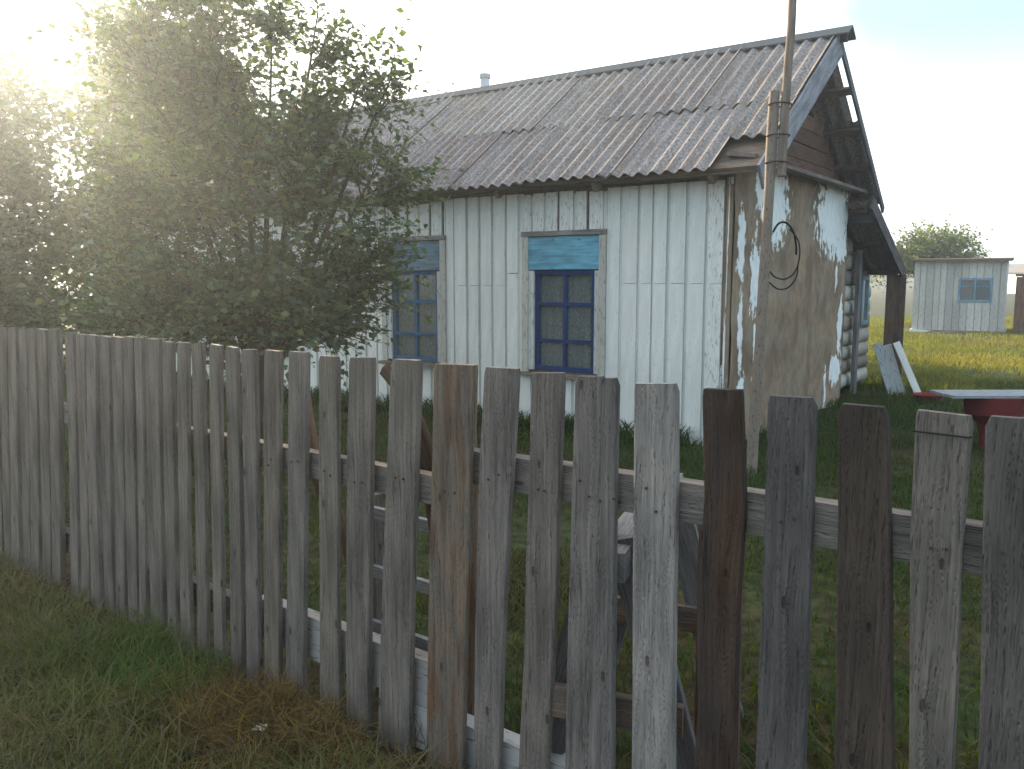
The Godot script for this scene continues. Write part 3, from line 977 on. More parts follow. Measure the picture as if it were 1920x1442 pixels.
# ---------------------------------------------------------------- pole with cable
func build_pole() -> void:
	var p := thing("utility_pole", "tall slender bare pole lashed to a stout post at the house corner", "pole", Vector3(1.91, 0, -6.65))
	var b := MB.new()
	var pts := []
	var rad := []
	for i in 14:
		var f := i / 13.0
		pts.append(Vector3(-0.01 + 0.085 * f + rr(-0.006, 0.006), -0.15 + 3.1 * f, 0.0 + rr(-0.005, 0.005)))
		rad.append(lerpf(0.044, 0.040, f) + rr(-0.003, 0.003))
	b.tube(pts, rad, 12, Color(0.28, 0.225, 0.185), 1.4)
	part(p, "post", b.done(), M.worn)
	b = MB.new()
	pts = []
	rad = []
	for i in 12:
		var f := i / 11.0
		pts.append(Vector3(0.130 + 0.085 * f + rr(-0.004, 0.004), 2.32 + 2.9 * f, 0.035 + rr(-0.003, 0.003)))
		rad.append(lerpf(0.036, 0.026, f))
	b.tube(pts, rad, 10, Color(0.36, 0.29, 0.24), 2.6)
	part(p, "upper_pole", b.done(), M.wood)
	for y in [2.42, 2.62, 2.85]:
		b = MB.new()
		var ring := []
		var rd := []
		for k in 25:
			var a := TAU * k / 24.0
			ring.append(Vector3(0.100 + 0.02 * (y - 2.42) + cos(a) * 0.084, y + sin(a) * 0.005, 0.018 + sin(a) * 0.060))
			rd.append(0.006)
		b.tube(ring, rd, 6, Color(0.06, 0.05, 0.05), 1.0, false)
		part(p, "wire_binding", b.done(), M.plain)
	# slack black cable hung on the post and running to the gable wall
	var c := thing("cable", "thin black cable looped slackly from the pole to the clay gable wall", "cable", Vector3(1.91, 0, -6.65))
	var q := [Vector3(0.075, 1.90, 0.07), Vector3(0.12, 1.965, 0.06), Vector3(0.20, 1.975, -0.02), Vector3(0.30, 1.92, -0.15), Vector3(0.37, 1.82, -0.28), Vector3(0.40, 1.745, -0.36)]
	b = MB.new()
	smooth_tube(b, q, 0.008, Color(0.02, 0.02, 0.025))
	part(c, "run", b.done(), M.plain)
	q = [Vector3(0.24, 1.93, -0.05), Vector3(0.31, 1.84, -0.05), Vector3(0.325, 1.72, -0.05), Vector3(0.29, 1.60, -0.04), Vector3(0.21, 1.545, -0.02), Vector3(0.12, 1.56, 0.02), Vector3(0.066, 1.60, 0.065)]
	b = MB.new()
	smooth_tube(b, q, 0.006, Color(0.03, 0.03, 0.03))
	part(c, "loop", b.done(), M.plain)
	q = [Vector3(0.315, 1.66, -0.05), Vector3(0.30, 1.56, -0.03), Vector3(0.23, 1.48, 0.0), Vector3(0.14, 1.47, 0.03), Vector3(0.062, 1.52, 0.065)]
	b = MB.new()
	smooth_tube(b, q, 0.006, Color(0.03, 0.03, 0.03))
	part(c, "loop", b.done(), M.plain)

func smooth_tube(b: MB, q: Array, r: float, col: Color) -> void:
	var cv := Curve3D.new()
	for i in q.size():
		var t: Vector3 = (q[mini(i + 1, q.size() - 1)] - q[maxi(i - 1, 0)]) / 6.0
		cv.add_point(q[i], -t, t)
	var pts := []
	var rad := []
	for i in 33:
		pts.append(cv.sample_baked(cv.get_baked_length() * i / 32.0, true))
		rad.append(r)
	b.tube(pts, rad, 6, col)

# ---------------------------------------------------------------- trees
# lobes: [centre (relative to the base), radii, clusters]
func make_tree(called: String, label: String, group: String, at: Vector3, fork: float, lobes: Array, leaf: float, per: int, ramp: Array, trunk_r: float, sd: int, void_cut := -0.25, barecol := Color(0.125, 0.11, 0.095), cat := "tree") -> Node3D:
	var t := thing(called, label, cat, at, 0.0, group)
	var r := RandomNumberGenerator.new()
	r.seed = sd
	var nz := noise(sd, 0.9, 2)
	var wood := MB.new()
	var crown := MB.new()
	var skel := []
	var trunk := []
	var trad := []
	for i in 5:
		trunk.append(Vector3(r.randf_range(-0.03, 0.03) * i, -0.1 + (fork + 0.1) * i / 4.0, r.randf_range(-0.03, 0.03) * i))
		trad.append(trunk_r * lerpf(1.15, 0.8, i / 4.0))
	wood.tube(trunk, trad, 9, barecol, 2.6)
	for L in lobes:
		var e: Vector3 = L[0] + Vector3(0, L[1].y * 0.55, 0)
		var a: Vector3 = trunk[3]
		var pts := []
		var rad := []
		var bend: Vector3 = Vector3(r.randf_range(-0.15, 0.15), r.randf_range(0, 0.2), r.randf_range(-0.15, 0.15)) * L[1].y
		for i in 8:
			var f := i / 7.0
			var p: Vector3 = a.lerp(e, f) + bend * sin(PI * f)
			pts.append(p)
			rad.append(trunk_r * lerpf(0.62, 0.10, f))
			if i > 1:
				skel.append(p)
		wood.tube(pts, rad, 6, barecol, 2.6)
	for L in lobes:
		var made := 0
		var tries := 0
		while made < L[2] and tries < L[2] * 6:
			tries += 1
			var dir := Vector3(r.randfn(), r.randfn(), r.randfn()).normalized()
			var p: Vector3 = L[0] + dir * L[1] * pow(r.randf(), 0.42)
			if nz.get_noise_3dv(p * 1.3) < void_cut:
				continue
			made += 1
			var best := 0
			var bd := 1e9
			for k in skel.size():
				var dd: float = p.distance_squared_to(skel[k])
				if skel[k].y > p.y + 0.1:
					dd += 0.3
				if dd < bd:
					bd = dd
					best = k
			var s: Vector3 = skel[best]
			var mid := s.lerp(p, 0.55) + Vector3(0, -0.04 * sqrt(bd), 0)
			wood.tube([s, mid, p], [0.006 + 0.006 * sqrt(bd), 0.006, 0.003], 4, barecol, 2.6, false)
			var outw: Vector3 = ((p - s).normalized() * 0.8 + Vector3(0, 0.35, 0)).normalized()
			var shoots := 6
			for q in shoots:
				var sd2 := (outw + Vector3(r.randfn(), r.randfn() * 0.8, r.randfn()) * 0.75).normalized()
				var sl := leaf * r.randf_range(5.0, 9.0)
				var o := mid.lerp(p, r.randf_range(0.4, 1.0))
				var tip := o + sd2 * sl + Vector3(0, -0.06 * sl, 0)
				wood.tube([o, tip], [0.003, 0.0015], 3, barecol, 2.6, false)
				var side := sd2.cross(Vector3(0.3, 1, 0.2)).normalized()
				for k in per:
					var f := (k + r.randf()) / per
					var c0 := o.lerp(tip, f)
					var ld := (sd2 * 0.5 + side * (1.0 if k % 2 else -1.0) + Vector3(r.randfn(), r.randfn(), r.randfn()) * 0.45).normalized()
					var up := Vector3(r.randfn() * 0.9, 1.0, r.randfn() * 0.9).normalized()
					var sd3 := ld.cross(up).normalized()
					var sz := leaf * r.randf_range(0.55, 1.4)
					var nn := sd3.cross(ld).normalized()
					var col: Color = ramp[r.randi() % ramp.size()] * r.randf_range(0.75, 1.3)
					var b0 := c0 + ld * sz * 0.12
					var tp := b0 + ld * sz + nn * sz * -0.12
					var ms := b0 + ld * sz * 0.48
					var w1 := ms + sd3 * sz * 0.35 + nn * sz * 0.10
					var w2 := ms - sd3 * sz * 0.35 + nn * sz * 0.10
					var z := crown.v.size()
					crown.v.append_array([b0, w1, tp, w2])
					crown.n.append_array([nn, (nn + sd3 * 0.3).normalized(), nn, (nn - sd3 * 0.3).normalized()])
					crown.uv.append_array([Vector2.ZERO, Vector2.RIGHT, Vector2.ONE, Vector2.UP])
					crown.c.append_array([col, col, col, col])
					crown.ix.append_array([z, z + 2, z + 1, z, z + 3, z + 2])
	part(t, "trunk", wood.done(), M.brown)
	part(t, "crown", crown.done(), M.leaf)
	return t

func build_trees() -> void:
	var greens := [Color(0.115, 0.150, 0.085), Color(0.10, 0.145, 0.085), Color(0.13, 0.165, 0.082), Color(0.10, 0.135, 0.090), Color(0.17, 0.17, 0.07)]
	# young elm between fence and house; lobes measured against the wall behind it
	make_tree("elm_tree", "bushy young leafy tree between the plank fence and the white house wall", "", Vector3(-2.25, 0, -7.5), 0.7, [
		[Vector3(-0.05, 1.40, 0.0), Vector3(0.90, 0.40, 0.60), 85],
		[Vector3(0.82, 1.65, 0.0), Vector3(0.40, 0.46, 0.50), 42],
		[Vector3(-0.70, 1.56, 0.0), Vector3(0.50, 0.70, 0.50), 62],
		[Vector3(1.10, 2.36, 0.0), Vector3(0.22, 0.30, 0.30), 18],
		[Vector3(0.38, 2.36, 0.0), Vector3(0.50, 0.48, 0.50), 66],
		[Vector3(-0.61, 2.40, 0.0), Vector3(0.65, 0.60, 0.55), 72],
		[Vector3(-0.14, 3.06, 0.0), Vector3(0.50, 0.48, 0.50), 58],
		[Vector3(-0.85, 3.34, 0.0), Vector3(0.55, 0.60, 0.50), 58],
		[Vector3(0.42, 2.90, 0.0), Vector3(0.26, 0.25, 0.30), 20],
		[Vector3(0.62, 3.58, 0.0), Vector3(0.06, 0.36, 0.08), 9],
		[Vector3(0.99, 3.18, 0.0), Vector3(0.06, 0.22, 0.08), 6],
		[Vector3(1.26, 3.18, 0.0), Vector3(0.05, 0.24, 0.08), 6],
		[Vector3(0.23, 3.48, 0.0), Vector3(0.16, 0.30, 0.20), 14],
		[Vector3(-0.38, 3.81, 0.0), Vector3(0.40, 0.30, 0.40), 30],
		[Vector3(-0.38, 1.14, 0.0), Vector3(0.55, 0.16, 0.40), 32],
		[Vector3(0.42, 1.13, 0.0), Vector3(0.45, 0.14, 0.40), 28],
		[Vector3(-1.05, 1.25, 0.0), Vector3(0.35, 0.25, 0.40), 26],
	], 0.066, 8, greens, 0.060, 41, -0.16)
	# dense taller trees beyond the far end of the house
	var deep := [Color(0.085, 0.115, 0.06), Color(0.095, 0.125, 0.06), Color(0.08, 0.105, 0.06), Color(0.115, 0.135, 0.06)]
	var big := [
		[Vector3(-5.6, 0, -14.6), 5.2, 1.7, 51, "broad leafy tree crowding the far end of the white house"],
		[Vector3(-8.4, 0, -14.2), 4.7, 1.9, 52, "dense low-branched tree next beyond the broad tree by the house end"],
		[Vector3(-7.4, 0, -17.6), 6.6, 2.1, 53, "tall tree rising behind the two thickets at the house end"],
		[Vector3(-11.2, 0, -16.2), 6.2, 2.3, 54, "large outer tree standing farthest along the fence from the house"],
	]
	for q in big:
		var hh: float = q[1]
		var rd: float = q[2]
		var lob := []
		var r := RandomNumberGenerator.new()
		r.seed = q[3]
		for k in 9:
			var f := k / 8.0
			var a := r.randf() * TAU
			var off: float = rd * 0.55 * (1.0 - 0.5 * f)
			lob.append([Vector3(cos(a) * off, lerpf(hh * 0.12, hh * 0.86, f), sin(a) * off), Vector3(rd * 0.66, hh * 0.17, rd * 0.66), 52])
		make_tree("leafy_tree", q[4], "trees beyond the house end", q[0], hh * 0.2, lob, 0.115, 7, deep, 0.12, q[3], -0.2)
	# trees behind the house, known by the shade they lay over the yard
	var hid := [[Vector3(-1.9, 0, -26.0), 6.6, 71, "tall shade tree standing behind the house roof beside the open meadow"], [Vector3(-5.2, 0, -24.0), 6.2, 72, "round shade tree behind the middle of the house roof"], [Vector3(-8.6, 0, -24.5), 6.6, 73, "shade tree behind the house nearest the end thicket"]]
	for q in hid:
		var lob := []
		var r := RandomNumberGenerator.new()
		r.seed = q[2]
		for k in 8:
			var f := k / 7.0
			var a := r.randf() * TAU
			lob.append([Vector3(cos(a) * 0.9, lerpf(1.3, q[1] - 0.8, f), sin(a) * 0.9), Vector3(1.25, 0.85, 1.25), 45])
		make_tree("shade_tree", q[3], "shade trees behind the house", q[0], 1.2, lob, 0.14, 6, deep, 0.14, q[2], -0.5)

# ---------------------------------------------------------------- shed, gate, bush
func build_shed() -> void:
	var s := thing("shed", "small flat-roofed whitewashed plank shed with one little blue window", "shed", Vector3(12.86, 0, -24.7), deg_to_rad(-31))
	var w := 2.36
	var x := -w / 2
	var hgt := 2.06
	while x < w / 2 - 0.02:
		var bw := minf(rr(0.15, 0.21), w / 2 - x)
		var col := Color(0.60, 0.595, 0.58) * rr(0.72, 1.08)
		if x + bw > 0.02 and x < 0.82:
			board(s, "plank", M.worn, x, x + bw - 0.012, 0.03, 0.88, 0.0, 0.025, col)
			board(s, "plank", M.worn, x, x + bw - 0.012, 1.56, hgt, 0.0, 0.025, col)
		else:
			board(s, "plank", M.worn, x, x + bw - 0.012, 0.03 + rr(-0.02, 0.02), hgt, 0.0, 0.025, col)
		x += bw
	box_part(s, "wall", M.worn, Vector3(-w / 2 + 0.03, hgt / 2, -1.1), Vector3(0.05, hgt, 2.1), Color(0.75, 0.74, 0.72), 1)
	box_part(s, "wall", M.worn, Vector3(w / 2 - 0.03, hgt / 2, -1.1), Vector3(0.05, hgt, 2.1), Color(0.75, 0.74, 0.72), 1)
	box_part(s, "wall", M.worn, Vector3(0, hgt / 2, -2.15), Vector3(w - 0.12, hgt, 0.05), Color(0.7, 0.7, 0.68), 1)
	box_part(s, "roof", M.wood, Vector3(0, hgt + 0.045, -1.05), Vector3(w + 0.22, 0.07, 2.5), Color(0.16, 0.12, 0.11), 0, Vector3(0.03, 0, 0))
	var wd := sub(s, "window", Vector3(0.42, 1.22, 0.01))
	var blue := Color(0.22, 0.45, 0.66)
	for y in [-0.31, 0.31]:
		box_part(wd, "frame", M.paint, Vector3(0, y, 0), Vector3(0.86, 0.06, 0.05), blue, 0)
	for q in [[-0.40, 0.56, 0.06], [0.40, 0.56, 0.06], [0.0, 0.56, 0.045]]:
		box_part(wd, "frame", M.paint, Vector3(q[0], 0, 0), Vector3(q[2], q[1], 0.048), blue, 1)
	box_part(wd, "frame", M.paint, Vector3(-0.2, 0.10, 0), Vector3(0.34, 0.035, 0.03), blue, 0)
	box_part(wd, "frame", M.paint, Vector3(0.2, 0.10, 0), Vector3(0.34, 0.035, 0.03), blue, 0)
	for cx in [-0.49, 0.49]:
		box_part(wd, "casing", M.worn, Vector3(cx, 0.0, -0.012), Vector3(0.115, 0.70, 0.03), Color(0.55, 0.54, 0.52), 1)
	for x2 in [-0.2, 0.2]:
		box_part(wd, "pane", M.glass, Vector3(x2, 0, -0.005), Vector3(0.36, 0.56, 0.003), Color.WHITE)
	box_part(s, "foundation", M.clay, Vector3(0, 0.0, -1.05), Vector3(w + 0.1, 0.12, 2.3), Color(0.4, 0.36, 0.32), 0)
	# brown plank gate beside it
	var g := thing("plank_gate", "reddish brown close-boarded gate beside the little white shed", "gate", Vector3(14.30, 0, -24.35), deg_to_rad(-4))
	for i in 16:
		board(g, "plank", M.brown, i * 0.16, i * 0.16 + 0.15, 0.02, 1.60 + rr(-0.02, 0.02), 0, 0.025, Color(0.36, 0.22, 0.15) * rr(0.8, 1.15))
	box_part(g, "rail", M.brown, Vector3(1.28, 1.64, 0.0), Vector3(2.6, 0.07, 0.07), Color(0.22, 0.15, 0.11), 0)
	box_part(g, "brace", M.brown, Vector3(0.55, 0.9, 0.025), Vector3(0.09, 1.45, 0.022), Color(0.20, 0.13, 0.10), 1, Vector3(0, 0, -0.35))
	# sunlit bushes over the shed roof
	var lit := [Color(0.16, 0.19, 0.05), Color(0.19, 0.21, 0.05), Color(0.13, 0.17, 0.05), Color(0.20, 0.20, 0.06)]
	make_tree("garden_tree", "rounded yellow-green tree showing above the flat shed roof", "", Vector3(13.6, 0, -28.2), 1.3, [
		[Vector3(0.35, 2.35, 0), Vector3(1.05, 0.75, 0.8), 90], [Vector3(-1.1, 2.15, 0), Vector3(0.85, 0.65, 0.7), 60], [Vector3(1.0, 2.1, 0), Vector3(0.7, 0.7, 0.7), 50], [Vector3(-0.2, 2.2, 0.2), Vector3(0.8, 0.6, 0.7), 50]], 0.10, 8, lit, 0.09, 81, -0.5)

# ---------------------------------------------------------------- yard things
func lathe(b: MB, prof: Array, sides: int, col: Color) -> void:
	for i in prof.size() - 1:
		var p: Vector2 = prof[i]
		var q: Vector2 = prof[i + 1]
		var d := (q - p).normalized()
		for k in sides:
			var a := TAU * k / sides
			var c := TAU * (k + 1) / sides
			var z := b.v.size()
			for w in [[p, a], [p, c], [q, c], [q, a]]:
				b.v.append(Vector3(cos(w[1]) * w[0].x, w[0].y, sin(w[1]) * w[0].x))
				b.n.append(Vector3(cos(w[1]) * d.y, -d.x, sin(w[1]) * d.y))
				b.uv.append(Vector2(w[1], w[0].y))
				b.c.append(col)
			b.ix.append_array([z, z + 1, z + 2, z, z + 2, z + 3])

func build_yard() -> void:
	var t := thing("garden_table", "low pale-topped table on a tapering dark red pedestal in the grass", "table", Vector3(4.38, 0.0, -7.68))
	var b := MB.new()
	lathe(b, [Vector2(0.0, 0.0), Vector2(0.10, 0.0), Vector2(0.10, 0.14), Vector2(0.13, 0.24), Vector2(0.235, 0.33), Vector2(0.245, 0.495), Vector2(0.0, 0.495)], 28, Color(0.15, 0.028, 0.026))
	part(t, "pedestal", b.done(), M.plain)
	for i in 3:
		box_part(t, "top_board", M.worn, Vector3(0.0, 0.508, -0.141 + i * 0.141), Vector3(0.98 + rr(-0.02, 0.02), 0.024, 0.136), Color(0.34, 0.36, 0.39), 0)
	# pale boards leaning at the lean-to corner
	var p := thing("panel_door", "wide grey-white board panel leaning against the log lean-to corner", "panel", Vector3(5.16, 0, -11.42), deg_to_rad(-14))
	for i in 2:
		box_part(p, "plank", M.worn, Vector3(-0.13 + i * 0.118, 0.34 - i * 0.02, 0.0), Vector3(0.114, 0.72, 0.028), Color(0.50, 0.53, 0.56), 1, Vector3(-0.12, 0, 0.30))
	var q := thing("white_plank", "narrow white plank propped in front of the grey-white leaning panel", "plank", Vector3(5.38, 0, -11.22), deg_to_rad(-14))
	box_part(q, "board", M.white, Vector3(-0.13, 0.35, -0.02), Vector3(0.085, 0.78, 0.028), Color(0.95, 0.95, 0.96), 1, Vector3(-0.14, 0, 0.40))
	var d := thing("door_leaf", "narrow brown board door standing open at the lean-to corner", "door", Vector3(5.35, 0, -11.95), deg_to_rad(-3))
	for i in 2:
		box_part(d, "plank", M.brown, Vector3(-0.066 + i * 0.131, 0.80, 0), Vector3(0.127, 1.60, 0.03), Color(0.20, 0.15, 0.125) * (1.0 - 0.12 * i), 1)
	box_part(d, "brace", M.brown, Vector3(0, 1.35, -0.03), Vector3(0.24, 0.09, 0.025), Color(0.24, 0.16, 0.12), 0)
	box_part(d, "brace", M.brown, Vector3(0, 0.3, -0.03), Vector3(0.24, 0.09, 0.025), Color(0.24, 0.16, 0.12), 0)
	var r := thing("basin", "small shallow red basin lying on the grass by the white plank", "basin", Vector3(5.30, 0.0, -10.75))
	b = MB.new()
	lathe(b, [Vector2(0.0, 0.01), Vector2(0.12, 0.01), Vector2(0.18, 0.085), Vector2(0.195, 0.088), Vector2(0.18, 0.075), Vector2(0.115, 0.022), Vector2(0.0, 0.022)], 24, Color(0.26, 0.04, 0.04))
	part(r, "bowl", b.done(), M.plain)

func build_behind_fence() -> void:
	# old sawhorse close behind the fence
	var at := fence_point(0.72, 0, 0.50)
	var s := thing("sawhorse", "old grey wooden sawhorse with crossed legs close behind the fence", "sawhorse", at, deg_to_rad(-20))
	var grey := Color(0.27, 0.265, 0.27)
	box_part(s, "beam", M.wood, Vector3(0, 0.79, 0), Vector3(0.09, 0.08, 1.0), grey, 2)
	for z in [-0.36, 0.36]:
		box_part(s, "leg", M.wood, Vector3(-0.14, 0.42, z), Vector3(0.11, 0.88, 0.035), grey * 0.9, 1, Vector3(0, 0, -0.27))
		box_part(s, "leg", M.wood, Vector3(0.14, 0.42, z + 0.04), Vector3(0.10, 0.88, 0.035), grey * 0.8, 1, Vector3(0, 0, 0.27))
		box_part(s, "brace", M.brown, Vector3(0.0, 0.36, z + 0.08), Vector3(0.40, 0.09, 0.03), Color(0.25, 0.2, 0.17), 0)
	# reddish board leaning on it
	var r := thing("leaning_board", "dark reddish board leaning on the old sawhorse behind the fence", "board", fence_point(1.02, 0, 0.42), deg_to_rad(-38))
	box_part(r, "plank", M.brown, Vector3(0.0, 0.46, 0.0), Vector3(0.13, 0.95, 0.03), Color(0.22, 0.14, 0.11), 1, Vector3(-0.12, 0, 0.06))
	# broken pallet on edge
	var p := thing("pallet", "small broken slatted pallet standing on edge behind the fence pickets", "pallet", fence_point(-0.10, 0, 0.30), deg_to_rad(-38))
	for y in [0.22, 0.44, 0.67]:
		box_part(p, "slat", M.wood, Vector3(0.0, y, 0.0), Vector3(0.62, 0.045, 0.022), Color(0.40, 0.40, 0.42), 0)
	for x in [-0.27, 0.27]:
		box_part(p, "upright", M.wood, Vector3(x, 0.36, -0.034), Vector3(0.06, 0.74, 0.04), Color(0.20, 0.17, 0.16), 1)
	# crooked dry branches propped on the rail
	var b := MB.new()
	smooth_branch(b, [Vector3(0.10, 0.0, -0.22), Vector3(0.05, 0.5, -0.12), Vector3(-0.02, 0.85, -0.02), Vector3(-0.06, 1.12, 0.0), Vector3(-0.10, 1.20, 0.0)], 0.026, 0.036, Color(0.25, 0.16, 0.12))
	var br := thing("dead_branch", "crooked reddish-tipped dead branch propped behind the fence rail", "branch", fence_point(-0.50, 0, 0.16), deg_to_rad(-38))
	part(br, "stem", b.done(), M.brown)
	b = MB.new()
	smooth_branch(b, [Vector3(0.12, 0.0, -0.15), Vector3(0.08, 0.5, -0.10), Vector3(0.05, 0.9, -0.05), Vector3(0.0, 1.12, 0.0), Vector3(-0.04, 1.235, 0.0), Vector3(-0.08, 1.25, 0.0)], 0.030, 0.042, Color(0.14, 0.10, 0.085))
	br = thing("dead_branch", "thick dark bent log end propped upright behind the fence beside the rusty post", "branch", fence_point(0.02, 0, 0.14), deg_to_rad(-38))
	part(br, "stem", b.done(), M.brown)

func smooth_branch(b: MB, q: Array, r0: float, r1: float, col: Color) -> void:
	var pts := []
	var rad := []
	var cv := Curve3D.new()
	for i in q.size():
		var t: Vector3 = (q[mini(i + 1, q.size() - 1)] - q[maxi(i - 1, 0)]) / 6.0
		cv.add_point(q[i], -t, t)
	for i in 17:
		pts.append(cv.sample_baked(cv.get_baked_length() * i / 16.0, true))
		rad.append(lerpf(r0, r1, i / 16.0) + rr(-0.002, 0.002))
	b.tube(pts, rad, 9, col, 2.6)

func build_far() -> void:
	# low rise with a small pale house far beyond the gate
	var b := MB.new()
	var nx := 60
	var nz := 12
	var hn := noise(97, 0.02, 3)
	for j in nz + 1:
		for i in nx + 1:
			var x := lerpf(-260.0, 330.0, float(i) / nx)
			var z := lerpf(-120.0, -330.0, float(j) / nz)
			var y := sin(PI * j / nz) * (5.0 + 3.5 * hn.get_noise_2d(x, z)) - 0.6
			b.v.append(Vector3(x, y, z))
			b.n.append(Vector3(0, 1, 0.05).normalized())
			b.uv.append(Vector2(x, z))
			b.c.append(Color(0.10, 0.12, 0.045))
	for j in nz:
		for i in nx:
			var q := j * (nx + 1) + i
			b.ix.append_array([q, q + nx + 1, q + 1, q + 1, q + nx + 1, q + nx + 2])
	var o := part(self, "hill", b.done(), M.ground)
	o.set_meta("kind", "structure")
	o.set_meta("label", "low grassy rise beyond the gate")
	o.set_meta("category", "hill")
	var h := thing("far_house", "tiny pale house with grey pitched roof far beyond the brown gate", "house", Vector3(42.5, 0.3, -71.0))
	box_part(h, "wall", M.white, Vector3(0, 0.9, 0), Vector3(2.0, 1.8, 4), Color(0.9, 0.9, 0.88), 1)
	var rb := MB.new()
	for sgn in [-1.0, 1.0]:
		rb.box(Transform3D(Basis.from_euler(Vector3(0, 0, -0.45 * sgn)), Vector3(0.6 * sgn, 2.02, 0)), Vector3(1.4, 0.06, 4.4), Color(0.6, 0.6, 0.62), 2)
	part(h, "roof", rb.done(), M.roof)
	box_part(h, "window", M.glass, Vector3(0.3, 1.0, 2.02), Vector3(0.5, 0.6, 0.03), Color.WHITE)

# ---------------------------------------------------------------- litter
func build_litter() -> void:
	var t := thing("paper_scrap", "small crumpled white paper scrap lying beside the golden straw", "paper", Vector3(-0.86, height(-0.86, -2.74) + 0.045, -2.74))
	var b := MB.new()
	var r := RandomNumberGenerator.new()
	r.seed = 9
	var g := []
	for j in 5:
		for i in 5:
			g.append(Vector3((i - 2) * 0.011 + r.randf_range(-0.003, 0.003), r.randf_range(0.0, 0.016), (j - 2) * 0.009 + r.randf_range(-0.003, 0.003)))
	for j in 4:
		for i in 4:
			var k := j * 5 + i
			for q in [[k, k + 1, k + 6], [k, k + 6, k + 5]]:
				var nn: Vector3 = (g[q[1]] - g[q[0]]).cross(g[q[2]] - g[q[0]]).normalized()
				b.tri(g[q[0]], g[q[1]], g[q[2]], -nn, Color(0.72, 0.68, 0.62))
	part(t, "sheet", b.done(), M.plain)

# ---------------------------------------------------------------- grass
func clump(n: int, hmin: float, hmax: float, spread: float, wid: float, bend: float, sd: int, upness := 0.75) -> ArrayMesh:
	var b := MB.new()
	var r := RandomNumberGenerator.new()
	r.seed = sd
	for i in n:
		var a := r.randf() * TAU
		var o := Vector3(cos(a), 0, sin(a)) * spread * sqrt(r.randf())
		var hh := r.randf_range(hmin, hmax)
		var da := r.randf() * TAU
		var dir := Vector3(cos(da), 0, sin(da))
		var bd := bend * r.randf_range(0.3, 1.3) * hh
		var side := dir.cross(Vector3.UP).rotated(Vector3.UP, r.randf_range(-0.8, 0.8))
		var w := wid * r.randf_range(0.7, 1.3)
		var g := r.randf_range(0.7, 1.25)
		var col := Color(g, g, g)
		var k := b.v.size()
		for j in 4:
			var f := j / 3.0
			var p := o + dir * bd * f * f + Vector3(0, hh * (f - 0.25 * bend * f * f), 0)
			var nn := (dir * -0.8 + Vector3.UP * (upness + 0.4 * f)).normalized()
			if j < 3:
				var ww := w * (1.0 - 0.55 * f)
				b.v.append_array([p - side * ww, p + side * ww])
				b.n.append_array([nn, nn])
				b.uv.append_array([Vector2(0, f), Vector2(1, f)])
				b.c.append_array([col, col])
			else:
				b.v.append(p)
				b.n.append(nn)
				b.uv.append(Vector2(0.5, 1))
				b.c.append(col)
		b.ix.append_array([k, k + 2, k + 1, k + 1, k + 2, k + 3, k + 2, k + 4, k + 3, k + 3, k + 4, k + 5, k + 4, k + 6, k + 5])
	return b.done()

func scatter(called: String, label: String, mesh: Mesh, spots: Array, mat_: Material) -> void:
	var mm := MultiMesh.new()
	mm.transform_format = MultiMesh.TRANSFORM_3D
	mm.use_colors = true
	mm.mesh = mesh
	mm.instance_count = spots.size()
	for i in spots.size():
		mm.set_instance_transform(i, spots[i][0])
		mm.set_instance_color(i, spots[i][1])
	var o := MultiMeshInstance3D.new()
	o.name = numbered(called)
	o.multimesh = mm
	o.material_override = mat_
	o.set_meta("kind", "stuff")
	o.set_meta("label", label)
	o.set_meta("category", "grass")
	add_child(o, true)

func spot(x: float, z: float, s: float, sy: float) -> Transform3D:
	return Transform3D(Basis(Vector3.UP, rr(0, TAU)) * Basis.from_scale(Vector3(s, sy, s)), Vector3(x, height(x, z) - 0.005, z))

func in_house(x: float, z: float) -> bool:
	var l := Basis(Vector3.UP, deg_to_rad(HOUSE_TURN)).inverse() * (Vector3(x, 0, z) - HOUSE_AT)
	return l.x < 0.06 and l.x > -LEN - 0.1 and l.z < 0.05 and l.z > -5.6

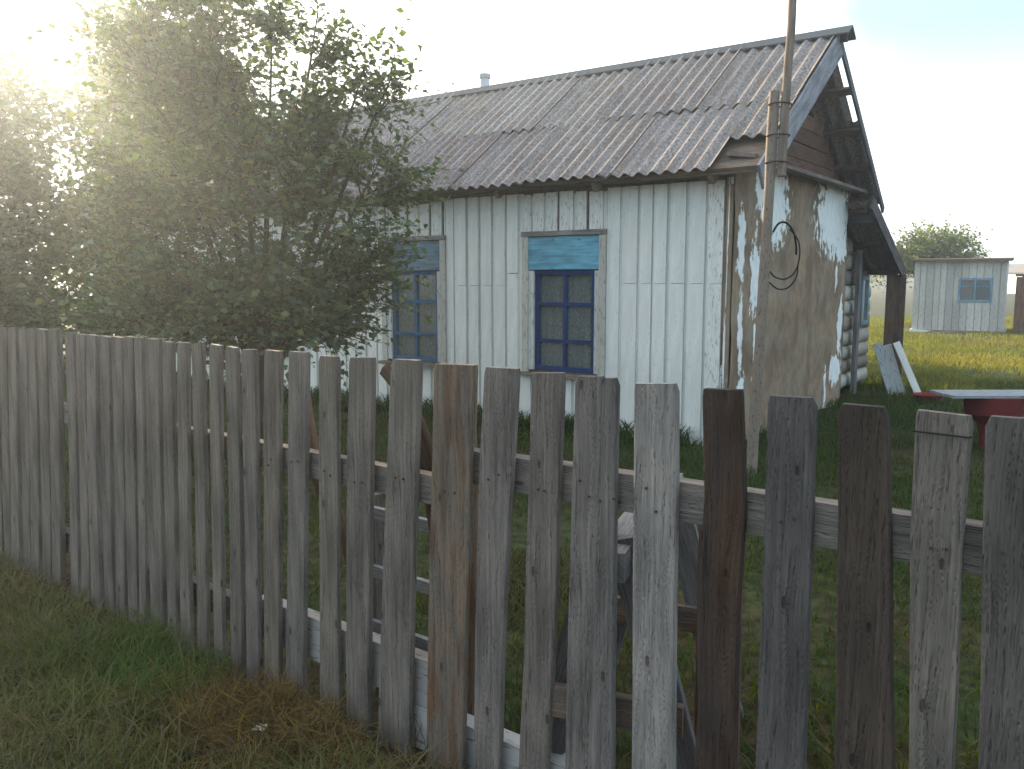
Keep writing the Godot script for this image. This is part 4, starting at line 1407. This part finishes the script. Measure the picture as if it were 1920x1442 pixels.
func build_grass() -> void:
	var pn := noise(95, 0.8, 3)
	# verge: broad tufts of some hundred blades each
	var kinds := [clump(110, 0.04, 0.15, 0.17, 0.0027, 0.9, 1), clump(110, 0.03, 0.11, 0.17, 0.0025, 1.2, 2), clump(90, 0.05, 0.18, 0.16, 0.0026, 1.3, 7)]
	var spots := [[], [], []]
	for i in 2000:
		var u := rr(-5.5, 2.2)
		var back := -rr(0.10, 2.6)
		var p := fence_point(u, 0, back)
		var dry := clampf(pn.get_noise_2d(p.x * 1.6, p.z * 1.6) * 1.6, 0, 1)
		# straw heap at the foot of the pickets, earth with little growth along the boards
		var heap := exp(-pow((u + 0.40) / 0.42, 2.0) - pow((back + 0.20) / 0.30, 2.0))
		if rng.randf() < heap * 1.3:
			continue
		var lush := exp(-pow((u + 1.05) / 0.5, 2.0) - pow((back + 0.26) / 0.25, 2.0))
		if back > -0.30 and rng.randf() > 0.35 + lush:
			continue
		var col := Color(0.130, 0.142, 0.056).lerp(Color(0.26, 0.20, 0.11), clampf(dry * 1.2 + 0.12, 0, 1) * rr(0.2, 1.2)).lerp(Color(0.075, 0.145, 0.030), lush)
		col *= rr(0.75, 1.25)
		spots[rng.randi() % 3].append([spot(p.x, p.z, rr(0.8, 1.25), rr(0.7, 1.55) * (1.0 + 0.25 * lush)), col])
	scatter("grass", "uneven half-dry grass on the verge outside the plank fence", kinds[0], spots[0], M.grass)
	scatter("low_grass", "short matted grass blades of the verge outside the fence", kinds[1], spots[1], M.grass)
	scatter("long_grass", "longer bent grass blades of the verge outside the fence", kinds[2], spots[2], M.grass)
	# dead stalks among them
	var ds := clump(9, 0.06, 0.22, 0.16, 0.0018, 1.4, 8)
	var stalks := []
	for i in 520:
		var p := fence_point(rr(-5.0, 0.4), 0, -rr(0.05, 2.4))
		stalks.append([spot(p.x, p.z, 1.0, rr(0.6, 1.1)), Color(0.34, 0.28, 0.15) * rr(0.6, 1.2)])
	scatter("dead_stalks", "pale dead grass stalks standing in the verge", ds, stalks, M.grass)
	# golden straw
	var cs := clump(14, 0.06, 0.20, 0.06, 0.0016, 0.8, 3)
	var straw := []
	for i in 760:
		var u := rng.randfn() * 0.27 - 0.42
		var back := -0.17 + rng.randfn() * 0.13
		if back > -0.02:
			continue
		var p := fence_point(u, 0, back)
		if pn.get_noise_2d(p.x * 7.0 + 20.0, p.z * 7.0) < -0.12:
			continue
		var hp2 := 0.05 * exp(-pow((u + 0.38) / 0.26, 2.0) - pow((back + 0.14) / 0.14, 2.0))
		var lie := Basis(Vector3.UP, rr(0, TAU)) * Basis(Vector3.RIGHT, rr(0.75, 1.5)) * Basis(Vector3.UP, rr(0, TAU)) * Basis.from_scale(Vector3.ONE * rr(0.6, 1.15))
		straw.append([Transform3D(lie, Vector3(p.x, height(p.x, p.z) + 0.012 + hp2 * rr(0.2, 1), p.z)), Color(0.33, 0.235, 0.115).lerp(Color(0.16, 0.105, 0.065), rng.randf()) * rr(0.6, 1.3)])
	scatter("dry_straw", "heap of golden dry straw raked against the foot of the fence", cs, straw, M.grass)
	# yard lawn
	var c3 := [clump(260, 0.03, 0.09, 0.42, 0.0034, 0.8, 4), clump(260, 0.03, 0.12, 0.42, 0.0036, 0.9, 14)]
	var yard := [[], []]
	for i in 1150:
		var x := rr(-6.0, 9.5)
		var z := rr(-13.5, -0.3)
		if fence_side(x, z) < 0.40 or in_house(x, z):
			continue
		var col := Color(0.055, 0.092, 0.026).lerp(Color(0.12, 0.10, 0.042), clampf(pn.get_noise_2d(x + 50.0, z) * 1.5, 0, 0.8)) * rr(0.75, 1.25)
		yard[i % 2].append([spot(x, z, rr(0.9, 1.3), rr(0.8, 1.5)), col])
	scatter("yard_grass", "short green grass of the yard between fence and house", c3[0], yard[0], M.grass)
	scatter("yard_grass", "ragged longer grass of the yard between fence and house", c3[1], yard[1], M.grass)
	var c4 := clump(300, 0.04, 0.13, 0.85, 0.008, 0.6, 5, 0.0)
	var mead := []
	for i in 900:
		var z := rr(-34.0, -10.5)
		var x := rr(3.0, 26.0)
		if in_house(x, z) or (x > 11.0 and x < 15.0 and z < -24.0 and z > -27.5):
			continue
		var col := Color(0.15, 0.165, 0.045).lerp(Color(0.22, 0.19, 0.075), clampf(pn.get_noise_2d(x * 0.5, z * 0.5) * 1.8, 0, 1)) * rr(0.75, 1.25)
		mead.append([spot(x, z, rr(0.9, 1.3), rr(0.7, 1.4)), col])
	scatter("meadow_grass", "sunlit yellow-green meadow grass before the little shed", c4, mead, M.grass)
	# taller weeds along the foot of the house wall
	var c5 := clump(14, 0.10, 0.28, 0.10, 0.009, 0.9, 6)
	var weeds := []
	for i in 420:
		var p := hp(-rr(0.3, 9.5), 0, rr(0.05, 0.5))
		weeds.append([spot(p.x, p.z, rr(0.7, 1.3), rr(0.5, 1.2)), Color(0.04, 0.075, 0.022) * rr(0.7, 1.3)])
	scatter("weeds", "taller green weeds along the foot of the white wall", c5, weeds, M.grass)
